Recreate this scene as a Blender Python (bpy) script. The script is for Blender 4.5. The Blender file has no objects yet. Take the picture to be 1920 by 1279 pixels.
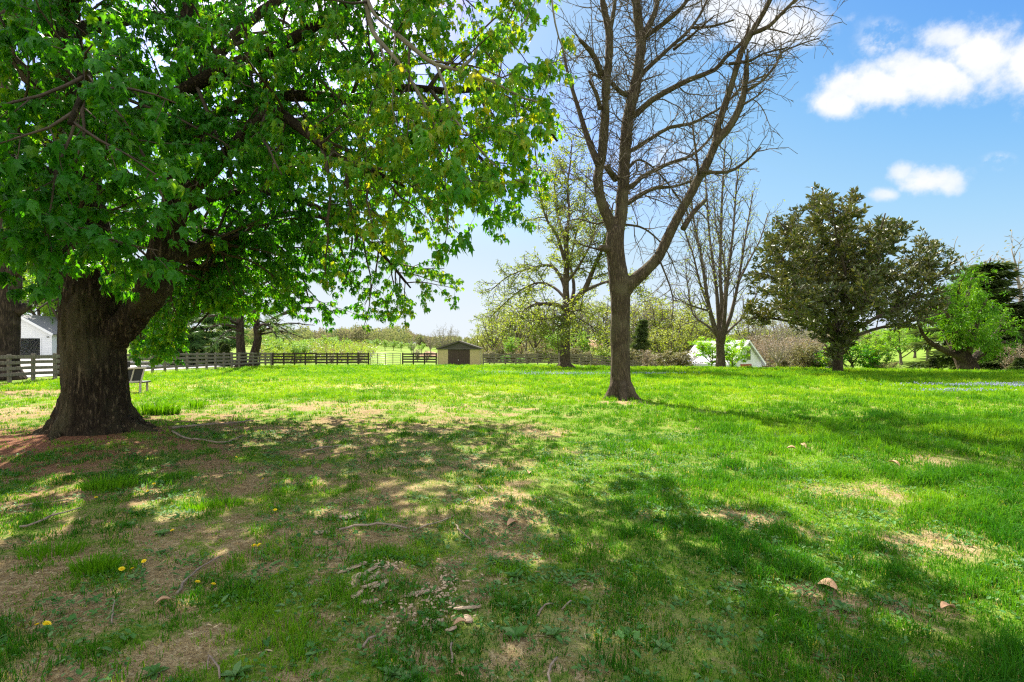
import bpy, math, random
import numpy as np
from mathutils import Vector, Matrix
R = math.radians
S = bpy.context.scene
COL = S.collection
CAMH, F, HX, HY = 1.45, 960.0, 960.0, 657.0          # eye height, focal length and horizon in photograph pixels

# ------------------------------------------------------------------ camera
cam = bpy.data.cameras.new('camera'); co = bpy.data.objects.new('camera', cam); COL.objects.link(co)
cam.sensor_width = 36; cam.lens = 18.0; cam.shift_y = (HY - 639.5) / 1920
cam.clip_start = 0.1; cam.clip_end = 3000
co.location = (0, 0, CAMH); co.rotation_euler = (R(90), 0, 0)
S.camera = co

# ------------------------------------------------------------------ exposure, sun, sky
SUN_AZ, SUN_EL = 25.0, 45.0                           # degrees to the left of the view, above the horizon
S.view_settings.view_transform = 'Standard'; S.view_settings.look = 'None'
S.view_settings.exposure = 1.98; S.view_settings.gamma = 1.0
S.cycles.use_denoising = False; S.cycles.filter_width = 1.25; S.cycles.max_bounces = 8; S.cycles.diffuse_bounces = 4; S.cycles.transmission_bounces = 6
S.cycles.transparent_max_bounces = 8; S.cycles.sample_clamp_indirect = 6.0
to_sun = Vector((-math.sin(R(SUN_AZ)) * math.cos(R(SUN_EL)), math.cos(R(SUN_AZ)) * math.cos(R(SUN_EL)), math.sin(R(SUN_EL))))
sl = bpy.data.lights.new('sun', 'SUN'); sl.energy = 4.0; sl.angle = R(0.55); sl.color = (1.0, 0.94, 0.82)
so = bpy.data.objects.new('sun', sl); COL.objects.link(so); so.rotation_euler = to_sun.to_track_quat('Z', 'Y').to_euler()


class NT:
    """a short hand for node trees"""
    def __init__(s, nt): s.nt = nt
    def n(s, t, **kw):
        o = s.nt.nodes.new(t)
        for k, v in kw.items(): setattr(o, k, v)
        return o
    def l(s, a, b): s.nt.links.new(a, b)
    def put(s, sock, v):
        if hasattr(v, 'is_linked'): s.l(v, sock)
        else: sock.default_value = v
    def m(s, op, a, b=0.0, c=0.0, clamp=False):
        o = s.n('ShaderNodeMath', operation=op, use_clamp=clamp)
        s.put(o.inputs[0], a); s.put(o.inputs[1], b); s.put(o.inputs[2], c)
        return o.outputs[0]
    def mix(s, f, a, b, blend='MIX'):
        o = s.n('ShaderNodeMix', data_type='RGBA', blend_type=blend)
        s.put(o.inputs[0], f)
        for i, v in ((6, a), (7, b)):
            if hasattr(v, 'is_linked'): s.l(v, o.inputs[i])
            else: o.inputs[i].default_value = (*v, 1)
        return o.outputs[2]
    def noise(s, vec, scale, detail=4, rough=0.55, dim='3D'):
        o = s.n('ShaderNodeTexNoise', noise_dimensions=dim)
        if vec is not None: s.l(vec, o.inputs['Vector'])
        o.inputs['Scale'].default_value = scale; o.inputs['Detail'].default_value = detail; o.inputs['Roughness'].default_value = rough
        return o.outputs[0]
    def ramp(s, f, stops):
        o = s.n('ShaderNodeValToRGB'); s.put(o.inputs[0], f)
        e = o.color_ramp.elements
        while len(e) < len(stops): e.new(0.5)
        for i, (p, c) in enumerate(stops): e[i].position = p; e[i].color = (*c, 1)
        return o.outputs[0]
    def rng(s, v, a, b, c=0.0, d=1.0):
        o = s.n('ShaderNodeMapRange', interpolation_type='SMOOTHSTEP')
        s.put(o.inputs[0], v); o.inputs[1].default_value = a; o.inputs[2].default_value = b; o.inputs[3].default_value = c; o.inputs[4].default_value = d
        return o.outputs[0]


W = bpy.data.worlds.new('World'); S.world = W; W.use_nodes = True
w = NT(W.node_tree); W.node_tree.nodes.clear()
sky = w.n('ShaderNodeTexSky', sky_type='NISHITA', sun_disc=False, sun_elevation=R(SUN_EL), sun_rotation=R(-SUN_AZ % 360))
sky.altitude = 100; sky.air_density = 1.0; sky.dust_density = 0.6; sky.ozone_density = 2.0
SKY_K = 0.13
tc = w.n('ShaderNodeTexCoord'); dr = tc.outputs['Generated']
sx_ = w.n('ShaderNodeSeparateXYZ'); w.l(dr, sx_.inputs[0])
yy = w.m('MAXIMUM', sx_.outputs[1], 0.05)
u_ = w.m('DIVIDE', sx_.outputs[0], yy); v_ = w.m('DIVIDE', sx_.outputs[2], yy)
n1 = w.noise(dr, 13, 8, 0.62); n2 = w.noise(dr, 45, 6, 0.65)
nz = w.m('ADD', w.m('MULTIPLY', w.m('SUBTRACT', n1, 0.5), 2.3), w.m('MULTIPLY', w.m('SUBTRACT', n2, 0.5), 0.7))
cl = None
for (cx, cy, a, b, k) in ((1855, 98, 130, 74, 1), (1935, 120, 130, 88, 1), (1745, 142, 115, 50, 1), (1640, 166, 105, 44, 1), (1562, 194, 72, 32, 1),
                          (1790, 70, 70, 42, .9), (1650, 72, 58, 40, .69), (1440, 40, 130, 55, .95), (1380, 10, 110, 50, .85), (1330, 60, 60, 30, .4),
                          (1735, 340, 70, 30, 1), (1692, 325, 26, 20, .8), (1775, 345, 36, 30, .85), (1660, 364, 30, 17, .8), (1875, 303, 34, 18, .6),
                          (1230, 290, 90, 36, .6), (1010, 505, 60, 16, .35), (60, 200, 220, 200, .35)):
    du = w.m('DIVIDE', w.m('SUBTRACT', u_, (cx - HX) / F), a / F); dv = w.m('DIVIDE', w.m('SUBTRACT', v_, (HY - cy) / F), b / F)
    d = w.m('SQRT', w.m('ADD', w.m('MULTIPLY', du, du), w.m('MULTIPLY', dv, dv)))
    f = w.rng(w.m('ADD', d, nz), 1.15, 0.30, 0, k)
    if k < .7: f = w.m('MULTIPLY', f, w.rng(w.m('ADD', n2, w.m('MULTIPLY', n1, .8)), .72, 1.1))
    cl = f if cl is None else w.m('MAXIMUM', cl, f)
cl = w.m('MULTIPLY', cl, w.m('GREATER_THAN', sx_.outputs[1], 0.05))
# the sky's own colour, toned the way a camera renders a very bright sky (per channel), then the clouds over it
sc_ = w.n('ShaderNodeVectorMath', operation='SCALE'); w.l(sky.outputs[0], sc_.inputs[0]); sc_.inputs['Scale'].default_value = 0.105
cv = w.n('ShaderNodeRGBCurve'); w.l(sc_.outputs[0], cv.inputs['Color'])
for ch, ptsc in enumerate((((0, 0), (.094, .015), (.118, .055), (.152, .125), (.205, .24), (.264, .37), (.39, .55), (.49, .66), (.72, .78), (1, .83)),
                           ((0, 0), (.2, .20), (.237, .33), (.30, .49), (.39, .64), (.445, .70), (.6, .79), (.71, .84), (1, .90)),
                           ((0, 0), (.30, .62), (.40, .84), (.51, .92), (.65, .95), (.93, .98), (1, .98)))):
    c = cv.mapping.curves[ch].points
    c[0].location = ptsc[0]; c[1].location = ptsc[-1]
    for p_ in ptsc[1:-1]: c.new(*p_)
cv.mapping.update()
sk2 = w.n('ShaderNodeVectorMath', operation='SCALE'); w.l(cv.outputs[0], sk2.inputs[0]); sk2.inputs['Scale'].default_value = 2.03
ex = w.n('ShaderNodeVectorMath', operation='SUBTRACT'); w.l(sc_.outputs[0], ex.inputs[0]); ex.inputs[1].default_value = (.42, .52, .62)      # the dazzle round the sun stays brighter than white
ex2 = w.n('ShaderNodeVectorMath', operation='MAXIMUM'); w.l(ex.outputs[0], ex2.inputs[0])
hi = w.rng(sx_.outputs[2], .18, .42)
ex3 = w.n('ShaderNodeVectorMath', operation='SCALE'); w.l(ex2.outputs[0], ex3.inputs[0]); w.l(w.m('MULTIPLY', hi, 11.0), ex3.inputs['Scale'])
ad = w.n('ShaderNodeVectorMath', operation='ADD'); w.l(sk2.outputs[0], ad.inputs[0]); w.l(ex3.outputs[0], ad.inputs[1])
# unseen bright cloud added overhead and behind the viewer, as fill for the shade
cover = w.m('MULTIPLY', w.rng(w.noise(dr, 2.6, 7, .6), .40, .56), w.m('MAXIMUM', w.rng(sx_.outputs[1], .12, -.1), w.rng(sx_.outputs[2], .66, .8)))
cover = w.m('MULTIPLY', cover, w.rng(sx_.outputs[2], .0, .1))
c1_ = w.mix(cl, ad.outputs[0], w.mix(w.rng(w.m('ADD', n2, w.m('MULTIPLY', v_, .6)), .55, 1.0), (1.84, 1.91, 2.02), (2.1, 2.1, 2.12)))
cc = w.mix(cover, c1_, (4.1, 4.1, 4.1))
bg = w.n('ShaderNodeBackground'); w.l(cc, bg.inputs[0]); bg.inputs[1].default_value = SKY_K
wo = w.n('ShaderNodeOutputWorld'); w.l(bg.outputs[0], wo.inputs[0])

# ------------------------------------------------------------------ helpers
rng = np.random.default_rng(7)
rnd = random.Random(11)


def _hash(ix, iy, iz, seed):
    n = (ix.astype(np.int64) * 374761393 + iy.astype(np.int64) * 668265263 + iz.astype(np.int64) * 1274126177 + seed * 974711) & 0xffffffff
    n = ((n ^ (n >> 13)) * 1103515245) & 0xffffffff
    n = ((n ^ (n >> 16)) * 2246822519) & 0xffffffff
    return ((n ^ (n >> 15)) & 0xffffff) / float(0xffffff)


def vnoise(x, y, z=None, seed=0):
    x = np.asarray(x, float); y = np.asarray(y, float); z = np.zeros_like(x) if z is None else np.asarray(z, float)
    ix, iy, iz = np.floor(x), np.floor(y), np.floor(z)
    fx, fy, fz = x - ix, y - iy, z - iz
    fx, fy, fz = [t * t * (3 - 2 * t) for t in (fx, fy, fz)]
    r = 0
    for a in (0, 1):
        for b in (0, 1):
            for c in (0, 1):
                r = r + _hash(ix + a, iy + b, iz + c, seed) * (fx if a else 1 - fx) * (fy if b else 1 - fy) * (fz if c else 1 - fz)
    return r


def fbm(x, y, z=None, o=4, seed=0):
    t, a, s = 0, 0.5, 0
    for i in range(o):
        k = 2.03 ** i
        t = t + a * vnoise(x * k, y * k, None if z is None else z * k, seed + i); s += a; a *= 0.5
    return t / s


def sm(a, b, t):
    t = np.clip((np.asarray(t, float) - a) / (b - a), 0, 1)
    return t * t * (3 - 2 * t)


MAPLE = (-6.75, 8.3)


def gz(x, y):
    x = np.asarray(x, float); y = np.asarray(y, float)
    k = sm(6, 20, x); y0 = 42 - 7 * sm(15, 35, x)
    z = -3.2 * sm(0, 1, (y - y0) / 20) * k + 3.6 * sm(85, 170, y) * k
    z = z - 0.12 * sm(44, 56, y) * (1 - k) + 1.6 * sm(75, 190, y) * (1 - k)
    z = z + 0.65 * sm(-27, -45, x) * sm(15, 40, y) + 5 * sm(220, 430, np.hypot(x, y))
    near = 1 - sm(20, 40, np.hypot(x, y))
    z = z + 0.10 * (fbm(x * .35, y * .35, seed=3) - .5) * (0.4 + near) + 0.05 * (fbm(x * 1.9, y * 1.9, o=3, seed=9) - .5) * near
    z = z + 0.14 * np.exp(-((x - MAPLE[0]) ** 2 + (y - MAPLE[1]) ** 2) / 1.7 ** 2)
    return z


def g1(x, y): return float(gz(x, y))
def P(px, py, Y): return Vector(((px - HX) / F * Y, Y, CAMH - (py - HY) / F * Y))
def GXY(px, py):
    Y = F * CAMH / (py - HY)
    return ((px - HX) / F * Y, Y)
def G(px, py, dz=0.0):
    x, y = GXY(px, py)
    return Vector((x, y, g1(x, y) + dz))
def proj(p):
    p = np.asarray(p, float)
    yy = np.maximum(p[..., 1], .05)
    return HX + F * p[..., 0] / yy, HY - F * (p[..., 2] - CAMH) / yy


def mesh_np(name, V, Fs, tint=None, smooth=False):
    """mesh from a vertex array and face index arrays (one array per face size)"""
    me = bpy.data.meshes.new(name)
    V = np.asarray(V, np.float32).reshape(-1, 3)
    Fs = [np.asarray(f, np.int32) for f in Fs if len(f)]
    me.vertices.add(len(V)); me.vertices.foreach_set('co', V.ravel())
    nl = sum(f.size for f in Fs); npol = sum(len(f) for f in Fs)
    me.loops.add(nl); me.loops.foreach_set('vertex_index', np.concatenate([f.ravel() for f in Fs]))
    tot = np.concatenate([np.full(len(f), f.shape[1], np.int32) for f in Fs])
    me.polygons.add(npol); me.polygons.foreach_set('loop_start', np.concatenate(([0], np.cumsum(tot)[:-1])).astype(np.int32))
    me.polygons.foreach_set('use_smooth', np.full(npol, bool(smooth)))
    me.update(calc_edges=True); me.validate()
    if tint is not None:
        at = me.attributes.new('tint', 'FLOAT', 'POINT'); at.data.foreach_set('value', np.asarray(tint, np.float32).ravel())
    return me


def link(name, me, mat=None, parent=None):
    o = bpy.data.objects.new(name, me); COL.objects.link(o)
    if mat is not None and me is not None and len(me.materials) == 0: me.materials.append(mat)
    if parent is not None: o.parent = parent
    return o


def tag(o, label=None, cat=None, group=None, kind=None):
    for k, v in (('label', label), ('category', cat), ('group', group), ('kind', kind)):
        if v: o[k] = v
    return o


def thing(name, label, cat, loc=(0, 0, 0), rz=0.0, group=None):
    o = bpy.data.objects.new(name, None); COL.objects.link(o); o.empty_display_size = 0.2
    o.location = loc; o.rotation_euler = (0, 0, rz)
    return tag(o, label, cat, group)


class MB:
    """collects shapes into one mesh"""
    def __init__(s): s.V = []; s.F = {}; s.n = 0
    def add(s, V, *Fs):
        V = np.asarray(V, float).reshape(-1, 3)
        for f in Fs:
            f = np.asarray(f, int)
            if len(f): s.F.setdefault(f.shape[1], []).append(f + s.n)
        s.V.append(V); s.n += len(V); return s
    def box(s, c, size, rot=None, taper=None, bev=0.0):
        hx, hy, hz = [v / 2 for v in size]
        if bev > 0:
            b = min(bev, hx * .45, hy * .45, hz * .45)
            pr = [(-hx + b, -hy), (hx - b, -hy), (hx, -hy + b), (hx, hy - b), (hx - b, hy), (-hx + b, hy), (-hx, hy - b), (-hx, -hy + b)]
            k = [( (hx - b) / hx, (hy - b) / hy, -hz), (1, 1, -hz + b), (1, 1, hz - b), ((hx - b) / hx, (hy - b) / hy, hz)]
            v = np.array([(x * a, y * e, z) for (a, e, z) in k for (x, y) in pr])
            q = [(r * 8 + i, r * 8 + (i + 1) % 8, r * 8 + 8 + (i + 1) % 8, r * 8 + 8 + i) for r in range(3) for i in range(8)]
            fs = [np.array(q), np.array([list(range(7, -1, -1)), list(range(24, 32))])]
        else:
            v = np.array([(x, y, z) for z in (-hz, hz) for (x, y) in ((-hx, -hy), (hx, -hy), (hx, hy), (-hx, hy))], float)
            fs = [np.array([(3, 2, 1, 0), (4, 5, 6, 7), (0, 1, 5, 4), (1, 2, 6, 5), (2, 3, 7, 6), (3, 0, 4, 7)])]
        if rot is not None: v = v @ np.array(rot.to_3x3()).T
        return s.add(v + np.array(c), *fs)
    def prism(s, poly, depth, M=None):
        """polygon in x,z extruded along y from 0 to depth"""
        n = len(poly); v = np.array([(x, y, z) for y in (0, depth) for (x, z) in poly], float)
        if M is not None: v = v @ np.array(M.to_3x3()).T + np.array(M.translation)
        return s.add(v, np.array([list(range(n)), [n + i for i in range(n - 1, -1, -1)]]), np.array([(i, n + i, n + (i + 1) % n, (i + 1) % n) for i in range(n)]))
    def tube(s, pts, rad, n=8):
        V, Q, C = tubes([np.array([tuple(p) for p in pts])], [np.array(rad, float)], n)
        return s.add(V, Q, C)
    def mesh(s, name, smooth=False, tint=None):
        return mesh_np(name, np.concatenate(s.V), [np.concatenate(f) for f in s.F.values()], tint, smooth)
    def build(s, name, mat, parent=None, smooth=False): return link(name, s.mesh(name, smooth), mat, parent)


def tubes(P_, R_, n):
    """many polylines of one point count to tubes: vertices, quads, end triangles"""
    A = np.asarray(P_, float); Rr = np.asarray(R_, float); b, m, _ = A.shape
    T = np.gradient(A, axis=1); T /= np.linalg.norm(T, axis=2, keepdims=True) + 1e-9
    D = A[:, -1] - A[:, 0]; D /= np.linalg.norm(D, axis=1, keepdims=True) + 1e-9
    ref = np.where(np.abs(D[:, 2:3]) < 0.8, np.array([[0, 0, 1.]]), np.array([[1., 0, 0]]))
    U = np.cross(T, ref[:, None, :]); U /= np.linalg.norm(U, axis=2, keepdims=True) + 1e-9
    Wv = np.cross(T, U)
    an = np.linspace(0, 2 * np.pi, n, endpoint=False)
    V = A[:, :, None, :] + Rr[:, :, None, None] * (np.cos(an)[None, None, :, None] * U[:, :, None, :] + np.sin(an)[None, None, :, None] * Wv[:, :, None, :])
    V = V.reshape(b, m * n, 3); V = np.concatenate([V, A[:, -1:, :], A[:, :1, :]], axis=1)
    k = m * n + 2
    q = np.array([(r * n + i, r * n + (i + 1) % n, (r + 1) * n + (i + 1) % n, (r + 1) * n + i) for r in range(m - 1) for i in range(n)])
    c = np.array([((m - 1) * n + i, (m - 1) * n + (i + 1) % n, m * n) for i in range(n)] + [((i + 1) % n, i, m * n + 1) for i in range(n)])
    off = (np.arange(b) * k)[:, None, None]
    return V.reshape(-1, 3), (q[None] + off).reshape(-1, 4), (c[None] + off).reshape(-1, 3)


# ------------------------------------------------------------------ materials
def mat(name):
    m = bpy.data.materials.new(name); m.use_nodes = True; m.node_tree.nodes.clear()
    t = NT(m.node_tree); out = t.n('ShaderNodeOutputMaterial')
    return m, t, out


def plain(name, c1, c2=None, scale=6.0, rough=0.8, stretch=(1, 1, 1), bump=0.0, spec=0.3, bscale=None, metal=0.0):
    m, t, out = mat(name)
    b = t.n('ShaderNodeBsdfPrincipled'); b.inputs['Roughness'].default_value = rough; b.inputs['Specular IOR Level'].default_value = spec; b.inputs['Metallic'].default_value = metal
    tcn = t.n('ShaderNodeTexCoord'); mp = t.n('ShaderNodeMapping'); t.l(tcn.outputs['Object'], mp.inputs[0]); mp.inputs['Scale'].default_value = stretch
    n = t.noise(mp.outputs[0], scale, 6, 0.65)
    t.l(t.mix(t.rng(n, .3, .7), c1, c2 or tuple(v * .7 for v in c1)), b.inputs['Base Color'])
    if bump:
        bp = t.n('ShaderNodeBump'); bp.inputs['Strength'].default_value = bump; bp.inputs['Distance'].default_value = 0.02
        t.l(t.noise(mp.outputs[0], bscale or scale * 3, 5, .7), bp.inputs['Height']); t.l(bp.outputs[0], b.inputs['Normal'])
    t.l(b.outputs[0], out.inputs[0])
    return m


def leafmat(name, stops, trans=0.42, tcol=(1.5, 1.25, .5), rough=0.5, spec=0.25, under=None):
    """leaf or blade: reflected colour by the 'tint' of each leaf, light let through from behind"""
    m, t, out = mat(name)
    at = t.n('ShaderNodeAttribute', attribute_name='tint')
    col = t.ramp(at.outputs['Fac'], stops)
    if under is not None:
        ge = t.n('ShaderNodeNewGeometry'); col = t.mix(ge.outputs['Backfacing'], col, under)
    b = t.n('ShaderNodeBsdfPrincipled'); b.inputs['Roughness'].default_value = rough; b.inputs['Specular IOR Level'].default_value = spec
    t.l(col, b.inputs['Base Color'])
    if trans > 0:
        tr = t.n('ShaderNodeBsdfTranslucent'); t.l(t.mix(1.0, col, tcol, 'MULTIPLY'), tr.inputs[0])
        mx = t.n('ShaderNodeMixShader'); mx.inputs[0].default_value = trans
        t.l(b.outputs[0], mx.inputs[1]); t.l(tr.outputs[0], mx.inputs[2]); t.l(mx.outputs[0], out.inputs[0])
    else: t.l(b.outputs[0], out.inputs[0])
    return m


def barkmat(name, dark, light, scale=7.0, lich=None, bump=0.8):
    m, t, out = mat(name)
    b = t.n('ShaderNodeBsdfPrincipled'); b.inputs['Roughness'].default_value = 0.95; b.inputs['Specular IOR Level'].default_value = 0.1
    tcn = t.n('ShaderNodeTexCoord'); mp = t.n('ShaderNodeMapping'); t.l(tcn.outputs['Object'], mp.inputs[0]); mp.inputs['Scale'].default_value = (1, 1, .18)
    n = t.noise(mp.outputs[0], scale * 2.2, 6, .7); n0 = t.noise(tcn.outputs['Object'], 1.7, 3, .5)
    fur = t.m('ABSOLUTE', t.m('SUBTRACT', n, .5))
    c = t.mix(t.rng(fur, 0.0, .13), dark, light)
    c = t.mix(t.rng(n0, .45, .7, 0, .6), c, lich or tuple(v * 1.25 for v in light))
    t.l(c, b.inputs['Base Color'])
    bp = t.n('ShaderNodeBump'); bp.inputs['Strength'].default_value = bump; bp.inputs['Distance'].default_value = 0.03
    t.l(t.rng(fur, 0, .16), bp.inputs['Height']); t.l(bp.outputs[0], b.inputs['Normal'])
    t.l(b.outputs[0], out.inputs[0])
    return m


M_BARK = barkmat('maple bark', (.022, .016, .011), (.135, .10, .062), 7, (.12, .105, .055), 1.0)
M_BARK2 = barkmat('smooth grey bark', (.045, .033, .022), (.155, .115, .075), 9, (.14, .12, .07), .7)
M_TWIG = plain('twig bark', (.07, .053, .038), (.13, .10, .075), 3, .9)
M_TWIGD = plain('dark twig bark', (.05, .036, .027), (.11, .08, .055), 3, .9)
M_TWIGG = plain('grey twig bark', (.17, .145, .11), (.27, .235, .18), 3, .9)
M_PINEBARK = barkmat('pine bark', (.02, .015, .012), (.085, .062, .045), 5)
M_MAPLE = leafmat('maple leaves', [(0, (.022, .15, .008)), (.5, (.055, .23, .010)), (.8, (.15, .31, .014)), (1, (.28, .32, .03))], .55, (2.2, 1.65, .4), .42, .35)
M_GRASS = leafmat('grass blades', [(0, (.030, .14, .005)), (.35, (.095, .26, .006)), (.7, (.20, .38, .010)), (.84, (.29, .41, .018)), (.9, (.42, .36, .13)), (1, (.56, .47, .24))], .42, (1.35, 1.25, .3), .6, .15)
M_WEED = leafmat('broad weed leaves', [(0, (.04, .13, .03)), (.6, (.075, .20, .04)), (1, (.15, .26, .09))], .3, (1.3, 1.2, .6), .6, .15)
M_MAG = leafmat('magnolia leaves', [(0, (.03, .058, .014)), (.45, (.07, .10, .022)), (.8, (.15, .155, .033)), (1, (.25, .18, .05))],   .16, (1.5, 1.3, .4), .5, .45, under=(.095, .105, .035))
M_BUD = leafmat('budding leaves', [(0, (.12, .19, .035)), (.6, (.24, .31, .045)), (1, (.36, .38, .09))], .5, (1.25, 1.15, .5))
M_BRIGHT = leafmat('fresh bright leaves', [(0, (.10, .26, .02)), (.6, (.20, .38, .03)), (1, (.32, .44, .06))], .5, (1.3, 1.2, .5))
M_OLIVE = leafmat('olive brush leaves', [(0, (.10, .11, .05)), (.6, (.19, .18, .08)), (1, (.27, .25, .13))], .35, (1.2, 1.1, .6))
M_BROWN = leafmat('dry brush leaves', [(0, (.17, .13, .085)), (.6, (.26, .20, .13)), (1, (.34, .28, .19))], .3, (1.1, 1.0, .7))
M_FIR = leafmat('dark needles', [(0, (.05, .085, .028)), (.6, (.10, .14, .04)), (1, (.19, .21, .06))], .3, (1.2, 1.2, .6))
M_PINE = leafmat('pine needles', [(0, (.05, .12, .035)), (.6, (.10, .20, .05)), (1, (.20, .29, .07))], .35, (1.3, 1.2, .6))
M_PINK = leafmat('pink blossom', [(0, (.55, .33, .30)), (1, (.75, .55, .48))], .3, (1.1, 1, 1))
M_WHITE = leafmat('white blossom', [(0, (.6, .6, .55)), (1, (.8, .8, .76))], .3, (1, 1, 1))
M_FENCE = plain('weathered fence boards', (.23, .195, .15), (.10, .082, .06), 3, .9, (8, 8, .8), .4)
M_FENCED = plain('dark stained fence boards', (.035, .028, .02), (.06, .045, .03), 3, .85, (6, 6, 1), .3)
M_WHITEW = plain('white painted siding', (.78, .78, .77), (.70, .71, .71), 2, .6)
M_STICK = plain('dead stick bark', (.33, .26, .19), (.17, .125, .09), 20, .9, (1, 1, 1), .4)
M_CHIP = plain('split wood', (.60, .46, .31), (.33, .23, .145), 16, .9, (.5, 5, 3), .8)
M_DRY = plain('dry fallen leaf', (.48, .30, .17), (.36, .21, .11), 18, .7)
M_STEEL = plain('galvanised steel', (.30, .30, .30), (.22, .22, .22), 8, .45, metal=.6)


# ground material: bare earth where 'tint' (earth share) is high, thatch and moss green elsewhere
def groundmat():
    m, t, out = mat('earth and turf')
    b = t.n('ShaderNodeBsdfPrincipled'); b.inputs['Roughness'].default_value = 1.0; b.inputs['Specular IOR Level'].default_value = 0.05
    g = t.n('ShaderNodeNewGeometry'); pos = g.outputs['Position']
    at = t.n('ShaderNodeAttribute', attribute_name='tint')
    ne = t.noise(pos, 42, 5, .75)
    na = t.noise(pos, 2.3, 7, .65); nb = t.noise(pos, 19, 6, .7); nc = t.noise(pos, 90, 4, .7); nd = t.noise(pos, .32, 3, .5)
    soil = t.mix(t.rng(na, .35, .65), (.335, .245, .115), (.22, .155, .065))
    soil = t.mix(t.rng(nb, .45, .68), soil, (.45, .36, .19))
    soil = t.mix(t.rng(nc, .48, .62, 0, .85), soil, (.13, .08, .045))
    soil = t.mix(t.rng(ne, .54, .66, 0, .8), soil, (.52, .43, .25))
    soil = t.mix(t.rng(ne, .44, .32, 0, .75), soil, (.12, .10, .035))
    red = t.n('ShaderNodeAttribute', attribute_name='red')
    soil = t.mix(red.outputs['Fac'], soil, t.mix(t.rng(nb, .4, .65), (.17, .07, .038), (.25, .12, .07)))
    turf = t.mix(t.rng(nb, .35, .65), (.10, .19, .018), (.18, .27, .03))
    turf = t.mix(t.rng(t.noise(pos, 7, 6, .7), .42, .62, 0, .5), turf, (.17, .16, .05))
    turf = t.mix(t.rng(ne, .54, .66, 0, .5), turf, (.30, .28, .10))
    turf = t.mix(t.rng(ne, .45, .33, 0, .8), turf, (.045, .085, .012))
    turf = t.mix(t.rng(nd, .4, .65, 0, .5), turf, (.13, .24, .03))
    turf = t.mix(t.rng(na, .56, .72, 0, .55), turf, (.27, .27, .085))
    dry = t.n('ShaderNodeAttribute', attribute_name='dry'); turf = t.mix(t.m('MULTIPLY', dry.outputs['Fac'], .8), turf, t.mix(t.rng(nb, .35, .65), (.46, .38, .19), (.34, .27, .13)))
    f = t.m('ADD', at.outputs['Fac'], t.m('MULTIPLY', t.m('SUBTRACT', nb, .5), .9), clamp=True)
    t.l(t.mix(t.rng(f, .2, .55), turf, soil), b.inputs['Base Color'])
    bp = t.n('ShaderNodeBump'); bp.inputs['Strength'].default_value = .9; bp.inputs['Distance'].default_value = .03
    t.l(t.m('ADD', nb, t.m('MULTIPLY', nc, .5)), bp.inputs['Height']); t.l(bp.outputs[0], b.inputs['Normal'])
    t.l(b.outputs[0], out.inputs[0])
    return m


# ------------------------------------------------------------------ ground
BARE = []
for (px, py, r, k) in ((100, 835, 1.9, 1.), (330, 840, 1.4, .8), (640, 845, 1.3, .75), (470, 790, 1.2, .6), (350, 925, .9, .55), (240, 1000, .55, .7), (130, 1085, .45, .6),
                       (560, 945, .8, .5), (900, 950, .45, .55), (820, 880, .9, .6), (690, 985, .5, .4), (930, 1010, .33, .65), (740, 1205, .25, .8), (560, 1265, .25, .8),
                       (800, 1110, .28, .6), (1430, 975, .4, .55), (1545, 1115, .28, .7), (1740, 868, .5, .9), (1735, 1012, .33, .9), (1590, 920, .55, .6), (1010, 810, .9, .7),
                       (1000, 1160, .3, .4), (1230, 1160, .3, .4), (640, 1265, .3, .6), (60, 960, .8, .5), (440, 1080, .5, .45), (1165, 757, .8, .8), (690, 760, 1.5, .5),
                       (60, 738, 3.2, .9), (-60, 725, 3, .9), (110, 760, 2.0, .7), (280, 703, 3.5, .5), (20, 790, 1.6, .5), (400, 1190, .4, .45), (1070, 1010, .4, .4), (30, 1010, .6, .6)):
    BARE.append((*GXY(px, py), r, k))


def earth(x, y):
    """share of bare earth at a place on the lawn, 0..1"""
    x = np.asarray(x, float); y = np.asarray(y, float)
    e = 0.34 * sm(2.3, -1.2, x) * (1 - sm(12, 17, y)) + 0.10
    for (bx, by, r, k) in BARE: e = np.maximum(e, .72 * k * np.exp(-((x - bx) ** 2 + (y - by) ** 2) / (r * r)))
    e = e + 0.75 * (fbm(x * 1.5, y * 1.5, o=5, seed=21) - .5) + 0.95 * (fbm(x * 5, y * 5, o=4, seed=33) - .5)
    return np.clip(e, 0, 1) * (1 - sm(20, 30, np.hypot(x, y)) * .75 * sm(-16, -10, x))


DRY = []
for (px, py, rx, ry, k) in ((700, 727, 4.5, 2.2, .8), (860, 740, 2.6, 1.3, .75), (560, 712, 5, 3, .6), (350, 722, 3.5, 1.8, .7), (250, 735, 2.5, 1.5, .6), (1000, 745, 2, 1, .6), (640, 760, 2, .8, .5), (950, 715, 4, 2.5, .35), (1580, 925, .8, .4, .7), (1740, 865, .6, .3, .6), (1730, 1010, .45, .3, .6),
                            (1100, 1170, .5, .3, .6), (930, 985, .5, .4, .6), (1230, 1170, .4, .3, .5), (1500, 730, 3, 1, .3), (1400, 745, 3, 1, .35), (800, 900, 1.2, .8, .35), (300, 960, .8, .6, .3), (1870, 760, 2.5, 1, .35)):
    DRY.append((*GXY(px, py), rx, ry, k))


def dryness(x, y):
    """share of dead straw in the turf"""
    d = np.zeros_like(x)
    for (bx, by, rx, ry, k) in DRY: d = np.maximum(d, k * np.exp(-((x - bx) / rx) ** 2 - ((y - by) / ry) ** 2))
    return np.clip(d * (.35 + 1.3 * fbm(x * 1.6, y * 1.6, o=4, seed=61)), 0, 1)


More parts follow.
